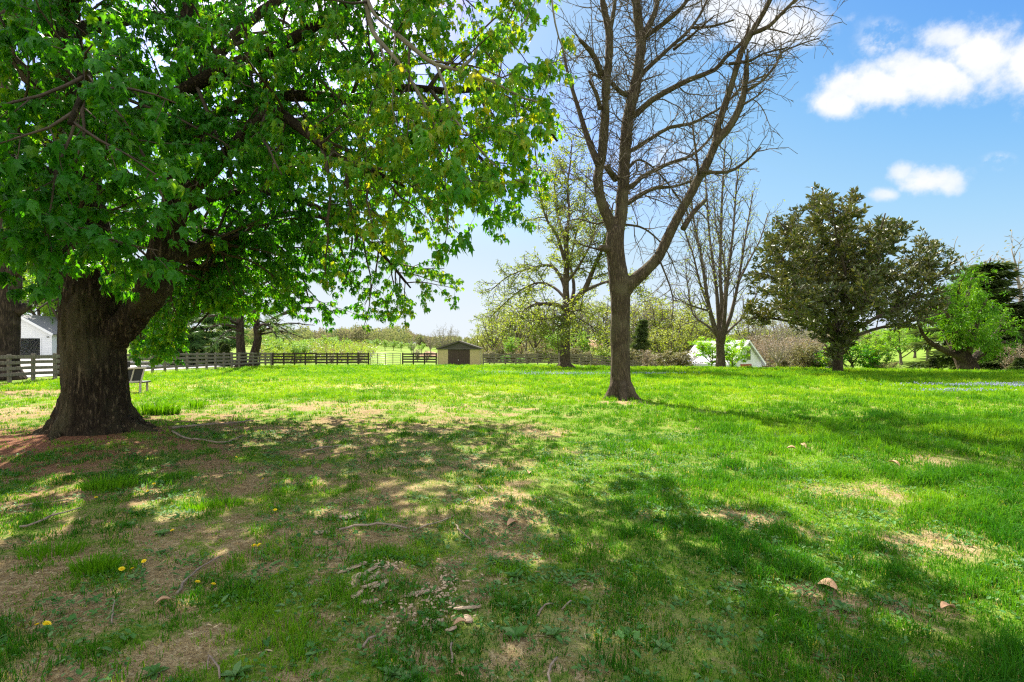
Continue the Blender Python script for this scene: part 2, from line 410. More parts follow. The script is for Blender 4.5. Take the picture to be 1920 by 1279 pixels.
def make_ground():
    nr, na = 330, 420
    r = 0.35 * (900 / 0.35) ** (np.arange(nr) / (nr - 1)); a = np.linspace(0, 2 * np.pi, na, endpoint=False)
    X = (r[:, None] * np.cos(a)).ravel(); Y = (r[:, None] * np.sin(a)).ravel()
    X = np.append(X, 0); Y = np.append(Y, 0)
    V = np.stack([X, Y, gz(X, Y)], 1)
    i = np.arange(nr - 1)[:, None] * na; j = np.arange(na)[None, :]; k = (j + 1) % na
    q = np.stack([i + j, i + na + j, i + na + k, i + k], -1).reshape(-1, 4)
    c = np.stack([np.full(na, nr * na), np.arange(na), (np.arange(na) + 1) % na], 1)
    me = mesh_np('ground', V, [q, c], earth(X, Y), True)
    at = me.attributes.new('red', 'FLOAT', 'POINT')
    at.data.foreach_set('value', (np.exp(-((X + 7.2) ** 2 + (Y - 7.3) ** 2) / 3.2 ** 2) + .8 * np.exp(-((X + 20) ** 2 + (Y - 20) ** 2) / 4. ** 2)).astype(np.float32))
    at = me.attributes.new('dry', 'FLOAT', 'POINT'); at.data.foreach_set('value', dryness(X, Y).astype(np.float32))
    tag(link('ground', me, groundmat()), kind='structure')


make_ground()


# ------------------------------------------------------------------ grass and other ground cover (nobody could count it)
def ok_px(x, y): return np.abs(x) < 1.12 * y + 1.0


def make_grass():
    Bx, By, Bh, Bw, Bt = [], [], [], [], []
    for (y0, y1, dens, wd) in ((1.5, 3.4, 1250, .0046), (3.4, 6, 820, .0056), (6, 11, 290, .0078), (11, 19, 105, .0125), (19, 33, 46, .020), (33, 50, 20, .030)):
        area = 1.12 * (y1 * y1 - y0 * y0) + 2 * (y1 - y0)
        n = int(area * dens)
        y = np.sqrt(rng.uniform(y0 * y0, y1 * y1, n)); x = rng.uniform(-1, 1, n) * (1.12 * y + 1)
        e = earth(x, y); lush = np.maximum(sm(-.2, 3.4, x - .10 * y), sm(10, 16, y)); dr_ = dryness(x, y)
        patch = fbm(x * 1.1, y * 1.1, o=3, seed=55); cl_ = fbm(x * 4.2, y * 4.2, o=3, seed=57)
        clump = sm(.34, .66, cl_)
        keep = rng.random(n) > np.clip((e - .2) * 1.9, 0, .97)
        keep &= rng.random(n) < .70 + .30 * np.maximum(clump, .75 * lush)
        keep &= np.hypot(x - MAPLE[0], y - MAPLE[1]) > .75
        keep &= ~((x > 6) & (y > 45)) & (x > -22.2)
        x, y, e, lush, patch, clump, dr_ = [v[keep] for v in (x, y, e, lush, patch, clump, dr_)]
        k = 9
        h = (.046 + .040 * lush) * (.5 + .9 * patch) * (.5 + 1.05 * clump) * rng.uniform(.7, 1.4, len(x)) * (1 - .45 * np.clip(e, 0, 1)) * (1 + .4 * sm(12, 30, y)) * (1 - .4 * dr_)
        hue = .20 + 1.0 * (fbm(x * .8, y * .8, o=3, seed=77) - .5) + .12 * lush - .16 * (clump - .5) + rng.normal(0, .10, len(x)) + .24 * sm(10, 20, y)
        spread = .012 + wd * 2.0
        Bx.append((x[:, None] + rng.normal(0, spread, (len(x), k))).ravel()); By.append((y[:, None] + rng.normal(0, spread, (len(x), k))).ravel())
        Bh.append((h[:, None] * rng.uniform(.5, 1.3, (len(x), k))).ravel()); Bw.append(np.full(len(x) * k, wd) * rng.uniform(.5, 1.3, len(x) * k))
        t = hue[:, None] + rng.normal(0, .09, (len(x), k))
        straw = rng.random((len(x), k)) < (.02 + .30 * e + .62 * dr_ + .13 * (1 - lush) + .35 * np.clip(fbm(x * 2.2, y * 2.2, o=2, seed=91) - .55, 0, 1))[:, None]
        Bh[-1] = np.where(straw.ravel(), Bh[-1] * .5, Bh[-1])
        Bt.append(np.where(straw, rng.uniform(.84, 1, t.shape), np.clip(t, 0, .8)).ravel())
    x, y, h, wd, tint = map(np.concatenate, (Bx, By, Bh, Bw, Bt)); n = len(x)
    z = gz(x, y) - .004
    az = rng.uniform(0, 2 * np.pi, n); lean = np.abs(rng.normal(.45, .38, n)) * h; fa = rng.uniform(0, np.pi, n)
    side = np.stack([np.cos(fa), np.sin(fa), np.zeros(n)], 1) * wd[:, None] * .5
    lv = np.stack([np.cos(az), np.sin(az), np.zeros(n)], 1)
    base = np.stack([x, y, z], 1)
    p1 = base + lv * (lean * .32)[:, None] + np.array([0, 0, 1]) * (h * .62)[:, None]
    p2 = base + lv * (lean * 1.15)[:, None] + np.array([0, 0, 1]) * (h * np.clip(1 - .35 * (lean / (h + 1e-6)) ** 2, .35, 1))[:, None]
    V = np.stack([base - side, base + side, p1 - side * .85, p1 + side * .85, p2], 1).reshape(-1, 3)
    o = np.arange(n)[:, None] * 5
    me = mesh_np('grass', V, [o + np.array([[0, 1, 3, 2]]), o + np.array([[2, 3, 4]])], np.repeat(tint, 5))
    tag(link('grass', me, M_GRASS), 'short patchy lawn grass covering the whole yard', 'grass', kind='stuff')


ELL = np.array([(0, 0, 0), (.22, .25, .03), (.25, .6, .02), (0, 1, -.12), (-.25, .6, .02), (-.22, .25, .03), (0, .5, -.05)])
ELLF = np.array([(0, 1, 6), (1, 2, 6), (2, 3, 6), (3, 4, 6), (4, 5, 6), (5, 0, 6)])
MAPV = np.array([(0, .36, .05)] + [(0, 0, 0), (.26, -.06, -.05), (.5, .12, -.16), (.34, .3, -.05), (.66, .58, -.24), (.28, .6, -.12), (.16, .76, -.2), (0, 1.04, -.42),
                                   (-.16, .76, -.2), (-.28, .6, -.12), (-.66, .58, -.24), (-.34, .3, -.05), (-.5, .12, -.16), (-.26, -.06, -.05)])
MAPF = np.array([(0, i, i % 14 + 1) for i in range(1, 15)])
DIA = np.array([(0, 0, 0), (.34, .5, .08), (0, 1, 0), (-.34, .5, .08)]); DIAF = np.array([(0, 1, 2), (0, 2, 3)])
NEE = np.array([(-.035, 0, 0), (.035, 0, 0), (0, 1, -.08)]); NEEF = np.array([(0, 1, 2)])


def place(base, tip, nrm, size, T, TF):
    """copies of leaf template T: base points, tip directions, approximate normals, sizes"""
    tip = tip / (np.linalg.norm(tip, axis=1, keepdims=True) + 1e-9)
    xx = np.cross(tip, nrm); xx /= np.linalg.norm(xx, axis=1, keepdims=True) + 1e-9
    zz = np.cross(xx, tip)
    V = base[:, None, :] + size[:, None, None] * (T[None, :, 0:1] * xx[:, None] + T[None, :, 1:2] * tip[:, None] + T[None, :, 2:3] * zz[:, None])
    return V.reshape(-1, 3), (np.arange(len(base))[:, None, None] * len(T) + TF[None]).reshape(-1, 3)


def rdir(n): v = rng.normal(0, 1, (n, 3)); return v / np.linalg.norm(v, axis=1, keepdims=True)


def make_weeds():
    n = 11000
    y = np.sqrt(rng.uniform(1.6 ** 2, 9 ** 2, n)); x = rng.uniform(-1, 1, n) * (1.1 * y + .6)
    keep = (fbm(x * 1.3, y * 1.3, o=3, seed=101) + .25 * (fbm(x * 5, y * 5, o=2, seed=103) - .5) > .45) & (np.hypot(x - MAPLE[0], y - MAPLE[1]) > 1.3); x, y = x[keep], y[keep]
    k = 7; n = len(x)
    s = rng.uniform(.014, .040, n) * np.where(rng.random(n) < .08, 1.5, 1)
    az = rng.uniform(0, 2 * np.pi, (n, k)); el = rng.uniform(.05, .75, (n, k))
    tip = np.stack([np.cos(az) * np.cos(el), np.sin(az) * np.cos(el), np.sin(el)], -1).reshape(-1, 3)
    off = rng.normal(0, 1, (n, k, 2)) * s[:, None, None] * 1.1
    bx = (x[:, None] + off[..., 0]).ravel(); by = (y[:, None] + off[..., 1]).ravel()
    b = np.stack([bx, by, gz(bx, by) + .006 + rng.uniform(0, .02, n * k)], 1)
    V, Fc = place(b, tip, np.array([[0, 0, 1.]]) + rdir(n * k) * .25, (np.repeat(s, k) * rng.uniform(.6, 1.3, n * k)), ELL, ELLF)
    tag(link('ground_cover', mesh_np('ground_cover', V, [Fc], np.repeat(np.clip(rng.normal(.5, .28, n * k), 0, 1), 7)), M_WEED), 'low broad leaved weeds among the grass', 'ground cover', kind='stuff')
    # dry bits, dead blades and crumbs of bark lying on the earth
    n = 60000
    y = np.sqrt(rng.uniform(1.6 ** 2, 12 ** 2, n)); x = rng.uniform(-1, 1, n) * (1.1 * y + .6)
    keep = rng.random(n) < np.clip(earth(x, y) * .9 + .22, 0, 1); x, y = x[keep], y[keep]; n = len(x)
    az = rng.uniform(0, 2 * np.pi, n); tip = np.stack([np.cos(az), np.sin(az), rng.normal(.05, .16, n)], 1)
    sz_ = rng.uniform(.010, .034, n) * np.where(rng.random(n) < .05, 1.6, 1); thin = rng.random(n) < .62; sz_ = np.where(thin, sz_ * 2.0, sz_); T = ELL * np.array([[.5, 1, 1]]); nr = np.array([[0, 0, 1.]]) + rdir(n) * .5
    V, Fc = place(np.stack([x, y, gz(x, y) + .008], 1), tip, nr, sz_, T, ELLF)
    V = V.reshape(n, 7, 3); md_ = (V[:, :1] + V[:, 3:4]) * .5; ax = V[:, 3:4] - V[:, :1]; ax = ax / (np.linalg.norm(ax, axis=2, keepdims=True) + 1e-9)
    rel = V - md_; al = (rel * ax).sum(2, keepdims=True) * ax; V = md_ + al + (rel - al) * np.where(thin, .16, 1)[:, None, None]
    ml = leafmat('dead litter', [(0, (.15, .095, .055)), (.45, (.30, .21, .11)), (.8, (.48, .38, .22)), (1, (.62, .53, .34))], .1, (1, 1, 1), .8, .1)
    tag(link('leaf_litter', mesh_np('leaf_litter', V, [Fc], np.repeat(rng.random(n), 7)), ml), 'dry brown leaf crumbs scattered over the bare earth', 'leaf litter', kind='stuff')


def make_violets():
    for lab, spots in (('hazy patch of small blue violets in the far right lawn', ((1880, 724, 3.6, 1.1, 900), (1800, 735, 1.6, .5, 200))),
                       ('pale lilac drift of small flowers in the grass behind the centre tree', ((1060, 703, 3.6, 1.3, 800), (1210, 702, 2.6, 1.2, 500), (940, 700, 2, .8, 200)))):
        A = []
        for (px, py, rx, ry, n) in spots:
            cx, cy = GXY(px, py); A.append(np.stack([cx + rng.normal(0, rx * .5, n), cy + rng.normal(0, ry * .5, n)], 1))
        A = np.concatenate(A); n = len(A); b = np.stack([A[:, 0], A[:, 1], gz(A[:, 0], A[:, 1]) + rng.uniform(.06, .13, n)], 1)
        V, Fc = place(np.repeat(b, 3, 0), np.repeat(rdir(n), 3, 0) + rdir(n * 3) * .8, rdir(n * 3), rng.uniform(.03, .06, n * 3), DIA, DIAF)
        mm = bpy.data.materials.get('violet petals') or leafmat('violet petals', [(0, (.22, .24, .45)), (1, (.42, .42, .58))], .3, (1, 1, 1))
        tag(link('violet_flowers', mesh_np('violet_flowers', V, [Fc], np.repeat(rng.random(n * 3), 4)), mm), lab, 'wild flowers', kind='stuff')


make_grass(); make_weeds(); make_violets()


# ------------------------------------------------------------------ trees
class Sk:
    """a branch skeleton: polylines with radii, and the places where leaves sit"""
    def __init__(s): s.B = []; s.nodes = []
    def add(s, pts, rad): s.B.append((pts, rad))
    def mesh(s, name, rmin=0.0, rmax=9.0, sides=((.14, 14), (.06, 9), (.022, 6), (.009, 4), (0, 3))):
        mb = MB(); grp = {}
        for pts, rad in s.B:
            if not (rmin <= rad[0] < rmax): continue
            n = next(k for r, k in sides if rad[0] >= r)
            grp.setdefault((len(pts), n), []).append((pts, rad))
        for (m, n), L in grp.items():
            V, Q, C = tubes([[tuple(p) for p in a[0]] for a in L], [a[1] for a in L], n); mb.add(V, Q, C)
        return mb.mesh(name, True)


def smooth_line(pts, rads=None, step=0.25):
    """Catmull-Rom through the points"""
    p = [Vector(q) for q in pts]; p = [p[0] * 2 - p[1]] + p + [p[-1] * 2 - p[-2]]
    out = []; ts = []
    for i in range(1, len(p) - 2):
        n = max(2, int((p[i + 1] - p[i]).length / step))
        for j in range(n):
            t = j / n; a, b, c, d = p[i - 1:i + 3]
            out.append(0.5 * (2 * b + (c - a) * t + (2 * a - 5 * b + 4 * c - d) * t * t + (3 * b - a - 3 * c + d) * t ** 3)); ts.append(i - 1 + t)
    out.append(p[-2]); ts.append(len(p) - 3)
    if rads is None: return out
    return out, list(np.interp(ts, np.arange(len(rads)), rads))


def perp(d):
    a = Vector((0, 0, 1)) if abs(d.z) < .8 else Vector((1, 0, 0))
    u = d.cross(a).normalized(); return u, d.cross(u).normalized()


UPV = Vector((0, 0, 1))


def grow(sk, p, d, L, r, lev, T, q):
    n = max(3, int(L / T['step'][lev])); pts = [p.copy()]; d = d.normalized(); wig = T['wig'][lev]; tr = T['trop'][lev]
    for i in range(n):
        d = (d + Vector((q.gauss(0, wig), q.gauss(0, wig), q.gauss(0, wig) + tr))).normalized()
        p = p + d * (L / n); pts.append(p.copy())
    ok = T.get('keep')
    if ok and not (ok(pts[-1]) and ok(pts[len(pts) // 2])): return
    sk.add(pts, [max(T['rmin'], r * (1 - .72 * i / n)) for i in range(n + 1)])
    spawn(sk, pts, r, lev, T, q)


def spawn(sk, pts, r, lev, T, q, t0=None, dens=1.0, rads=None):
    seg = [(pts[i + 1] - pts[i]).length for i in range(len(pts) - 1)]; L = sum(seg)
    def at(t):
        s = t * L
        for i, g in enumerate(seg):
            if s <= g or i == len(seg) - 1: return pts[i].lerp(pts[i + 1], min(1, s / (g + 1e-9))), (pts[i + 1] - pts[i]).normalized(), (rads[i] if rads else r * (1 - .7 * t))
            s -= g
    if lev >= T['leaf']:
        k = max(1, int(L / T['gap']))
        for i in range(k):
            o, tg, _ = at(.25 + .75 * (i + q.random()) / k); sk.nodes.append((*o, *tg))
    if lev >= T['max']: return
    t0 = T['t0'][lev] if t0 is None else t0
    n = int(L * (1 - t0) * T['den'][lev] * dens + q.random()); az = q.random() * 6.28
    for i in range(n):
        t = t0 + (1 - t0) * (i + q.random()) / n
        o, tg, rr = at(t); az += 2.4 + q.gauss(0, .5)
        u, v = perp(tg); an = T['ang'][lev] * q.uniform(.7, 1.25)
        d = tg * math.cos(an) + (u * math.cos(az) + v * math.sin(az)) * math.sin(an)
        d.z += T['lift'][lev] if 'lift' in T else 0
        Lc = q.uniform(*T['len'][lev]) * (1 - T.get('tap', .45) * t)
        grow(sk, o, d, Lc, min(rr * .62, T['r'][lev] * q.uniform(.7, 1.2)), lev + 1, T, q)


def foliage(nodes, k, size, T, TF, off=.06, droop=.6, along=.2, spread=.35, upn=.5, off2=0.0):
    """k leaves round every node"""
    N = np.array(nodes); n = len(N) * k
    b = np.repeat(N[:, :3], k, 0); d = np.repeat(N[:, 3:], k, 0)
    o = rdir(n); o[:, 2] *= .5
    tip = o + d * along + np.array([0, 0, -1]) * np.abs(rng.normal(droop, spread, n))[:, None] * np.sign(droop if droop else 1)
    nr = np.array([[0, 0, 1.]]) * upn + o * .6 + rdir(n) * .45
    return place(b + o * (off * rng.uniform(.3, 1.2, n))[:, None] + rdir(n) * off2, tip, nr, np.repeat(np.broadcast_to(size, len(N)), k) * rng.uniform(.6, 1.25, n), T, TF)


def node_tint(nodes, k, base=.45, amp=.5, fr=.8, jit=.12):
    N = np.array(nodes); t = base + amp * (fbm(N[:, 0] * fr, N[:, 1] * fr, N[:, 2] * fr, o=3, seed=5) - .5) * 2
    return np.clip(np.repeat(t, k) + rng.normal(0, jit, len(N) * k), 0, 1)


def leaves(name, V, Fc, tint, K, m, parent): return link(name, mesh_np(name, V, [Fc], np.repeat(tint, K)), m, parent)


def organic(name, parts, voxel, m, parent, amp=.02, fx=9, fz=1.4, smooth=2, seed=1):
    """one skin over overlapping limbs, with furrowed bark"""
    mb = MB()
    for pts, rad in parts: mb.tube(pts, rad, 16)
    o = bpy.data.objects.new('skin', mb.mesh('skin')); COL.objects.link(o)
    rm = o.modifiers.new('r', 'REMESH'); rm.mode = 'VOXEL'; rm.voxel_size = voxel
    s_ = o.modifiers.new('s', 'SMOOTH'); s_.iterations = smooth; s_.factor = .5
    me = bpy.data.meshes.new_from_object(o.evaluated_get(bpy.context.evaluated_depsgraph_get()))
    bpy.data.objects.remove(o)
    n = len(me.vertices); V = np.empty(n * 3, np.float32); me.vertices.foreach_get('co', V); V = V.reshape(-1, 3)
    Nn = np.empty(n * 3, np.float32); me.vertex_normals.foreach_get('vector', Nn); Nn = Nn.reshape(-1, 3)
    a = fbm(V[:, 0] * fx, V[:, 1] * fx, V[:, 2] * fz, o=4, seed=seed); b = fbm(V[:, 0] * 2.2, V[:, 1] * 2.2, V[:, 2] * 1.5, o=3, seed=seed + 7)
    dsp = amp * (np.minimum(np.abs(a - .5) * 7, 1) - .6) + amp * 2.6 * (b - .5)
    V = V + Nn * dsp[:, None]; me.vertices.foreach_set('co', V.astype(np.float32).ravel()); me.name = name
    me.polygons.foreach_set('use_smooth', np.ones(len(me.polygons), bool)); me.materials.clear(); me.update()
    return link(name, me, m, parent)


# ---- the big maple on the left
def lower_edge(px): return np.interp(px, [-900, 0, 60, 110, 140, 225, 240, 350, 420, 560, 640, 700, 800, 850, 900, 960, 1000, 1040, 1065, 1085, 1105, 1125],
                                     [640, 575, 570, 565, 552, 556, 575, 600, 600, 610, 628, 632, 610, 575, 560, 500, 440, 350, 250, 130, 40, -400])


def maple_keep(p):
    if p.length < 3.3 or p.z < .9: return False
    if p.y < 1.2: return True
    px, py = proj((p.x, p.y, p.z))
    if 232 < px < 352 and p.y > 9.4: return py < 692 - .25 * abs(px - 290)
    wob = 26 * math.sin(px * .045) + 16 * math.sin(px * .11 + 1)
    return py < lower_edge(px) + wob * .6 and (px < 1095)


def make_maple():
    root = thing('maple_tree', 'huge maple with a thick furrowed trunk and drooping green crown on the left', 'tree', (0, 0, 0))
    q = random.Random(3); Y0 = 8.3; k = Y0 / F
    def L(pts, rads): return smooth_line([P(*p) for p in pts], [r * k for r in rads], .22)
    gb = G(185, 822)
    trunk = L([(188, 845, 8.3), (186, 815, 8.3), (183, 770, 8.3), (181, 720, 8.3), (177, 660, 8.3), (173, 590, 8.3), (166, 500, 8.3), (155, 400, 8.3), (145, 300, 8.3), (135, 215, 8.3), (126, 100, 8.4), (120, -60, 8.5), (116, -260, 8.7), (114, -480, 9), (118, -640, 9)],
              [80, 66, 54, 50, 48, 47, 43, 36, 31, 27, 24, 20, 16, 11, 6])
    R0 = L([(205, 655, 8.3), (236, 610, 8.28), (268, 570, 8.25), (290, 540, 8.2), (303, 495, 8.2), (316, 440, 8.2), (330, 385, 8.2), (336, 330, 8.3), (340, 268, 8.4), (344, 180, 8.5), (350, 60, 8.7), (356, -120, 9), (360, -300, 9.2)],
           [22, 27, 27, 26, 24, 22, 20, 17, 14, 13, 11, 8, 5])
    R1 = L([(322, 425, 8.2), (345, 372, 8.1), (397, 320, 7.9), (444, 269, 7.6), (490, 222, 7.3), (516, 208, 7.1), (545, 226, 6.9), (574, 249, 6.8), (611, 276, 6.7), (648, 302, 6.6), (702, 323, 6.5), (760, 350, 6.5)], [14, 13, 12, 11, 9, 9, 8, 7, 6, 5, 4, 2])
    R2 = L([(320, 400, 8.2), (352, 388, 8.5), (387, 372, 8.9), (430, 364, 9.3), (497, 360, 9.8), (570, 378, 10.3), (650, 420, 10.6), (720, 480, 10.8), (770, 540, 10.8)], [12, 11, 10, 9, 8, 7, 5, 4, 2])
    R3 = L([(305, 490, 8.2), (340, 480, 8.6), (376, 470, 9), (440, 438, 9.6), (480, 415, 10.2), (560, 400, 11), (640, 420, 11.5), (710, 470, 11.8), (760, 530, 12)], [13, 12, 11, 10, 9, 7, 6, 4, 2])
    U1 = L([(146, 300, 8.3), (185, 262, 8.1), (235, 228, 7.9), (330, 178, 7.6), (420, 130, 7.3), (513, 92, 7), (544, 76, 6.9), (620, 30, 6.8), (720, -40, 6.7), (820, -90, 6.6), (920, -90, 6.6)], [14, 13, 12, 11, 10, 9, 8, 7, 6, 4, 2])
    U2 = L([(338, 270, 8.4), (400, 222, 8.2), (470, 190, 8), (540, 180, 7.9), (601, 181, 7.8), (641, 186, 7.7), (688, 180, 7.6), (722, 168, 7.6), (779, 165, 7.6), (836, 171, 7.6), (886, 168, 7.7), (937, 178, 7.8), (1000, 210, 8), (1045, 265, 8)], [12, 11, 10.5, 10, 9, 9, 7, 7, 6, 6, 5, 4, 3, 2])
    U3 = L([(641, 187, 7.7), (681, 195, 7.8), (735, 202, 8), (775, 207, 8.2), (830, 235, 8.4), (900, 295, 8.6), (950, 360, 8.7)], [7, 6, 6, 5, 4, 3, 2])
    L1 = L([(143, 255, 8.3), (112, 222, 8.2), (80, 178, 8.1), (34, 124, 8), (-40, 60, 7.8), (-160, 0, 7.6), (-300, -30, 7.4)], [15, 14, 13, 12, 10, 7, 3])
    roots = []
    for az, ln, r0, dp in ((200, .6, .25, 0), (262, .55, .2, 0), (305, .45, .15, 0), (345, .85, .17, 0), (20, .6, .15, 0), (70, .6, .2, 0), (120, .7, .2, 0), (165, .45, .2, 0), (228, .5, .2, 0)):
        a = R(az); d = Vector((math.cos(a), math.sin(a), 0)); pts = []; rr = []
        for t in (0, .25, .5, .75, 1, 1.25):
            e = .28 + ln * t; z = .40 * (1 - min(1, t * 1.15)) ** 2.6
            bend = Vector((-d.y, d.x, 0)) * (.18 * math.sin(t * 2.5 + az))
            p = Vector((gb.x, gb.y, 0)) + d * e + bend * t; p.z = g1(p.x, p.y) + z + r0 * .1 * (1 - t) - .05 * t; pts.append(p); rr.append(max(.025, r0 * (1 - .78 * min(1, t))))
        roots.append(smooth_line(pts, rr, .1))
    organic('trunk', [trunk, R0] + roots, .024, M_BARK, root, .036, 11, 1.6, 1)
    # limbs that reach towards the viewer, up, and to the far side
    def W3(pts, r0, r1): return smooth_line([Vector(p) for p in pts], list(np.linspace(r0, r1, len(pts))), .25)
    lim = [R1, R2, R3, U1, U2, U3, L1]
    tp = P(124, 60, 8.4)
    lim += [W3([P(147, 320, 8.3), (-6.1, 7.4, 4.6), (-5.2, 6.2, 4.7), (-4.3, 5.2, 4.2), (-3.8, 4.4, 3.4)], .09, .02),
            W3([P(150, 350, 8.3), (-6.6, 7.2, 4.0), (-5.9, 6.0, 3.7), (-5.0, 4.9, 3.0), (-4.3, 4.2, 2.4)], .08, .018),
            W3([P(145, 300, 8.3), (-7.6, 7.2, 4.9), (-7.4, 5.6, 5.0), (-6.5, 4.2, 4.3), (-5.7, 3.4, 3.4)], .09, .02),
            W3([P(160, 430, 8.3), (-6.4, 7.5, 3.3), (-5.6, 6.6, 3.1), (-4.9, 5.8, 2.8), (-4.5, 5.1, 2.4)], .07, .016),
            W3([P(135, 215, 8.3), (-6.4, 6.8, 6.8), (-5.2, 5.2, 7.6), (-3.8, 3.8, 7.6), (-2.2, 2.6, 6.6)], .11, .02),
            W3([tp, (-6.0, 7.4, 8.2), (-4.6, 6.6, 9.4), (-3.0, 5.4, 9.6), (-1.2, 4.6, 9.0)], .12, .02),
            W3([tp, (-6.8, 9.8, 7.8), (-6.2, 12, 8.6), (-5.2, 14, 8.4), (-4.4, 15.6, 7.2)], .12, .02),
            W3([P(340, 268, 8.4), (-4.6, 9.8, 5.8), (-3.8, 11.8, 6.6), (-2.8, 13.4, 6.2), (-2.2, 14.5, 5)], .1, .02),
            W3([P(344, 180, 8.5), (-4.4, 8.8, 7.2), (-3.2, 9.4, 8.4), (-1.8, 9.6, 8.8), (-.4, 9.6, 8.2)], .1, .02),
            W3([P(150, 350, 8.3), (-7.8, 9.2, 4.8), (-8.6, 10.8, 5.6), (-9.2, 12.4, 5.6), (-9.6, 13.6, 4.8)], .1, .02),
            W3([P(140, 250, 8.3), (-8.6, 7.8, 5.8), (-10.2, 7.0, 6.6), (-11.6, 6.2, 6.4), (-12.6, 5.6, 5.6)], .1, .02),
            W3([P(120, -60, 8.5), (-8.4, 8.6, 8.8), (-9.8, 9.2, 10), (-11.2, 9.6, 10.2)], .09, .02),
            W3([P(120, -60, 8.5), (-6.4, 9.2, 9.6), (-5.0, 10.2, 11), (-3.6, 11, 11.4), (-2.2, 11.6, 11)], .09, .02),
            W3([P(116, -260, 8.7), (-7.4, 7.2, 10.6), (-6.6, 5.8, 11.6), (-5.6, 4.6, 11.6)], .07, .02),
            W3([P(316, 440, 8.2), (-5.5, 9.2, 3.6), (-5.6, 10.4, 3.4), (-6.3, 11.2, 2.7), (-7.1, 11.4, 1.9)], .06, .015),
            W3([P(300, 500, 8.2), (-5.2, 9.0, 3.4), (-4.8, 10.2, 3.6), (-4.8, 11.6, 3.2), (-4.9, 12.4, 2.6)], .06, .015)]
    low = [W3([P(300, 500, 8.2), (-6.0, 10.2, 3.0), (-7.2, 11.2, 2.4), P(285, 668, 11.5)], .05, .012), W3([P(310, 470, 8.2), (-6.4, 10.8, 3.0), (-7.4, 11.8, 2.3), P(322, 655, 12)], .05, .012), W3([P(300, 500, 8.2), (-6.6, 9.9, 2.9), (-7.6, 10.6, 2.3), P(262, 640, 11)], .05, .012), W3([P(316, 440, 8.2), (-5.8, 10.8, 3.3), (-6.4, 12.4, 3.0), P(400, 610, 13)], .05, .012)]
    lim += low
    # the pale bare boughs that come down from above the frame
    A = W3([P(120, -60, 8.5), (-5.3, 7.9, 8.2), (-3.4, 7.0, 7.9), (-2.2, 6.4, 6.6), P(687, -5, 6.1), P(702, 27, 6.0), P(732, 54, 5.9), P(779, 94, 5.8), P(816, 121, 5.8), P(860, 131, 5.8), P(920, 151, 5.8), P(984, 185, 5.9), P(1038, 195, 6)], .11, .008)
    A = (A[0], [max(.009, .11 - .135 * i / len(A[1])) if i < len(A[1]) * .72 else max(.008, .028 - .02 * (i / len(A[1]) - .72) / .28) for i in range(len(A[1]))])
    pale = [A,
            W3([P(684, -12, 6.1), P(688, 12, 6.1), P(698, 57, 6.1), P(715, 81, 6.05), P(742, 111, 6), P(769, 148, 6), P(792, 188, 6), P(816, 232, 6), P(856, 276, 6), P(897, 306, 6), P(930, 329, 6)], .036, .007),
            W3([P(819, 124, 5.8), P(836, 168, 5.7), P(846, 215, 5.7), P(880, 255, 5.7), P(920, 303, 5.7), P(970, 339, 5.8), P(1018, 351, 5.9)], .021, .006),
            W3([P(860, 131, 5.8), P(890, 104, 5.9), P(903, 72, 6), P(954, 72, 6.2), P(984, 40, 6.2), P(1004, 3, 6.2)], .02, .008),
            W3([P(1034, -8, 5.6), P(1041, 44, 5.6), P(1057, 94, 5.7), P(1085, 120, 5.8)], .011, .006),
            W3([P(712, 78, 6.05), P(722, 120, 5.9), P(737, 165, 5.8), P(735, 205, 5.8), P(752, 250, 5.8)], .014, .005),
            W3([P(742, 60, 5.9), P(738, 95, 5.8), P(726, 135, 5.8)], .013, .006)]
    T = dict(step=(.3, .22, .2, .18), wig=(.1, .12, .16, .2), trop=(0, -.03, -.05, -.08), rmin=.0035, keep=maple_keep, leaf=2, gap=.15, max=2, t0=(.12, .15, .1),
             den=(3.8, 5.6), ang=(R(55), R(50)), len=((1.0, 2.4), (.4, .95)), r=(.028, .009), tap=.35)
    sk = Sk(); big = Sk()
    for lm in lim:
        pts, rad = lm; mz = max(p.z for p in pts); big.add(pts, rad); spawn(sk, pts, rad[0], 0, T, q, t0=.16, rads=rad, dens=(1.25 if any(lm is v for v in low) else 1.4 if any(lm is v for v in (R1, U1, U2, U3)) else 1.05) if mz < 7 else .55)
    spawn(sk, R0[0], R0[1][0], 0, T, q, t0=.35, rads=R0[1]); spawn(sk, trunk[0], trunk[1][0], 0, T, q, t0=.42, dens=1.1, rads=trunk[1])
    for pts, rad in pale: spawn(sk, pts, rad[0], 0, T, q, t0=.3, dens=.9, rads=[min(.03, r) for r in rad])
    for pts, rad in lim: link('limb', (lambda s: (s.add(pts, rad), s.mesh('limb'))[1])(Sk()), M_BARK, root)
    for pts, rad in pale: link('bare_bough', (lambda s: (s.add(pts, rad), s.mesh('bare_bough'))[1])(Sk()), M_TWIGG, root)
    link('twigs', sk.mesh('twigs'), M_TWIGD, root)
    nodes = [n for n in sk.nodes if maple_keep(Vector(n[:3]))]
    kk = 8
    rnd.shuffle(nodes); h_ = len(nodes) // 3; VV, FF, nv = [], [], 0
    for sub, tx in ((nodes[:h_], (.86, 1, 1.3)), (nodes[h_:2 * h_], (.70, 1.05, 2.1)), (nodes[2 * h_:], (.55, 1.0, 2.9))):      # open, half folded and limp young leaves
        A_ = np.array(sub); v_1, f_1 = foliage(sub, kk, .103 - .022 * sm(-4.6, -2.2, A_[:, 0]) + .016 * sm(6.5, 4.5, A_[:, 1]), MAPV * np.array([tx]), MAPF, .095, 1.0, .15, .5, .6)
        VV.append(v_1); FF.append(f_1 + nv); nv += len(v_1)
    V, Fc = np.concatenate(VV), np.concatenate(FF)
    nx = np.repeat(np.array(nodes)[:, 0], kk)
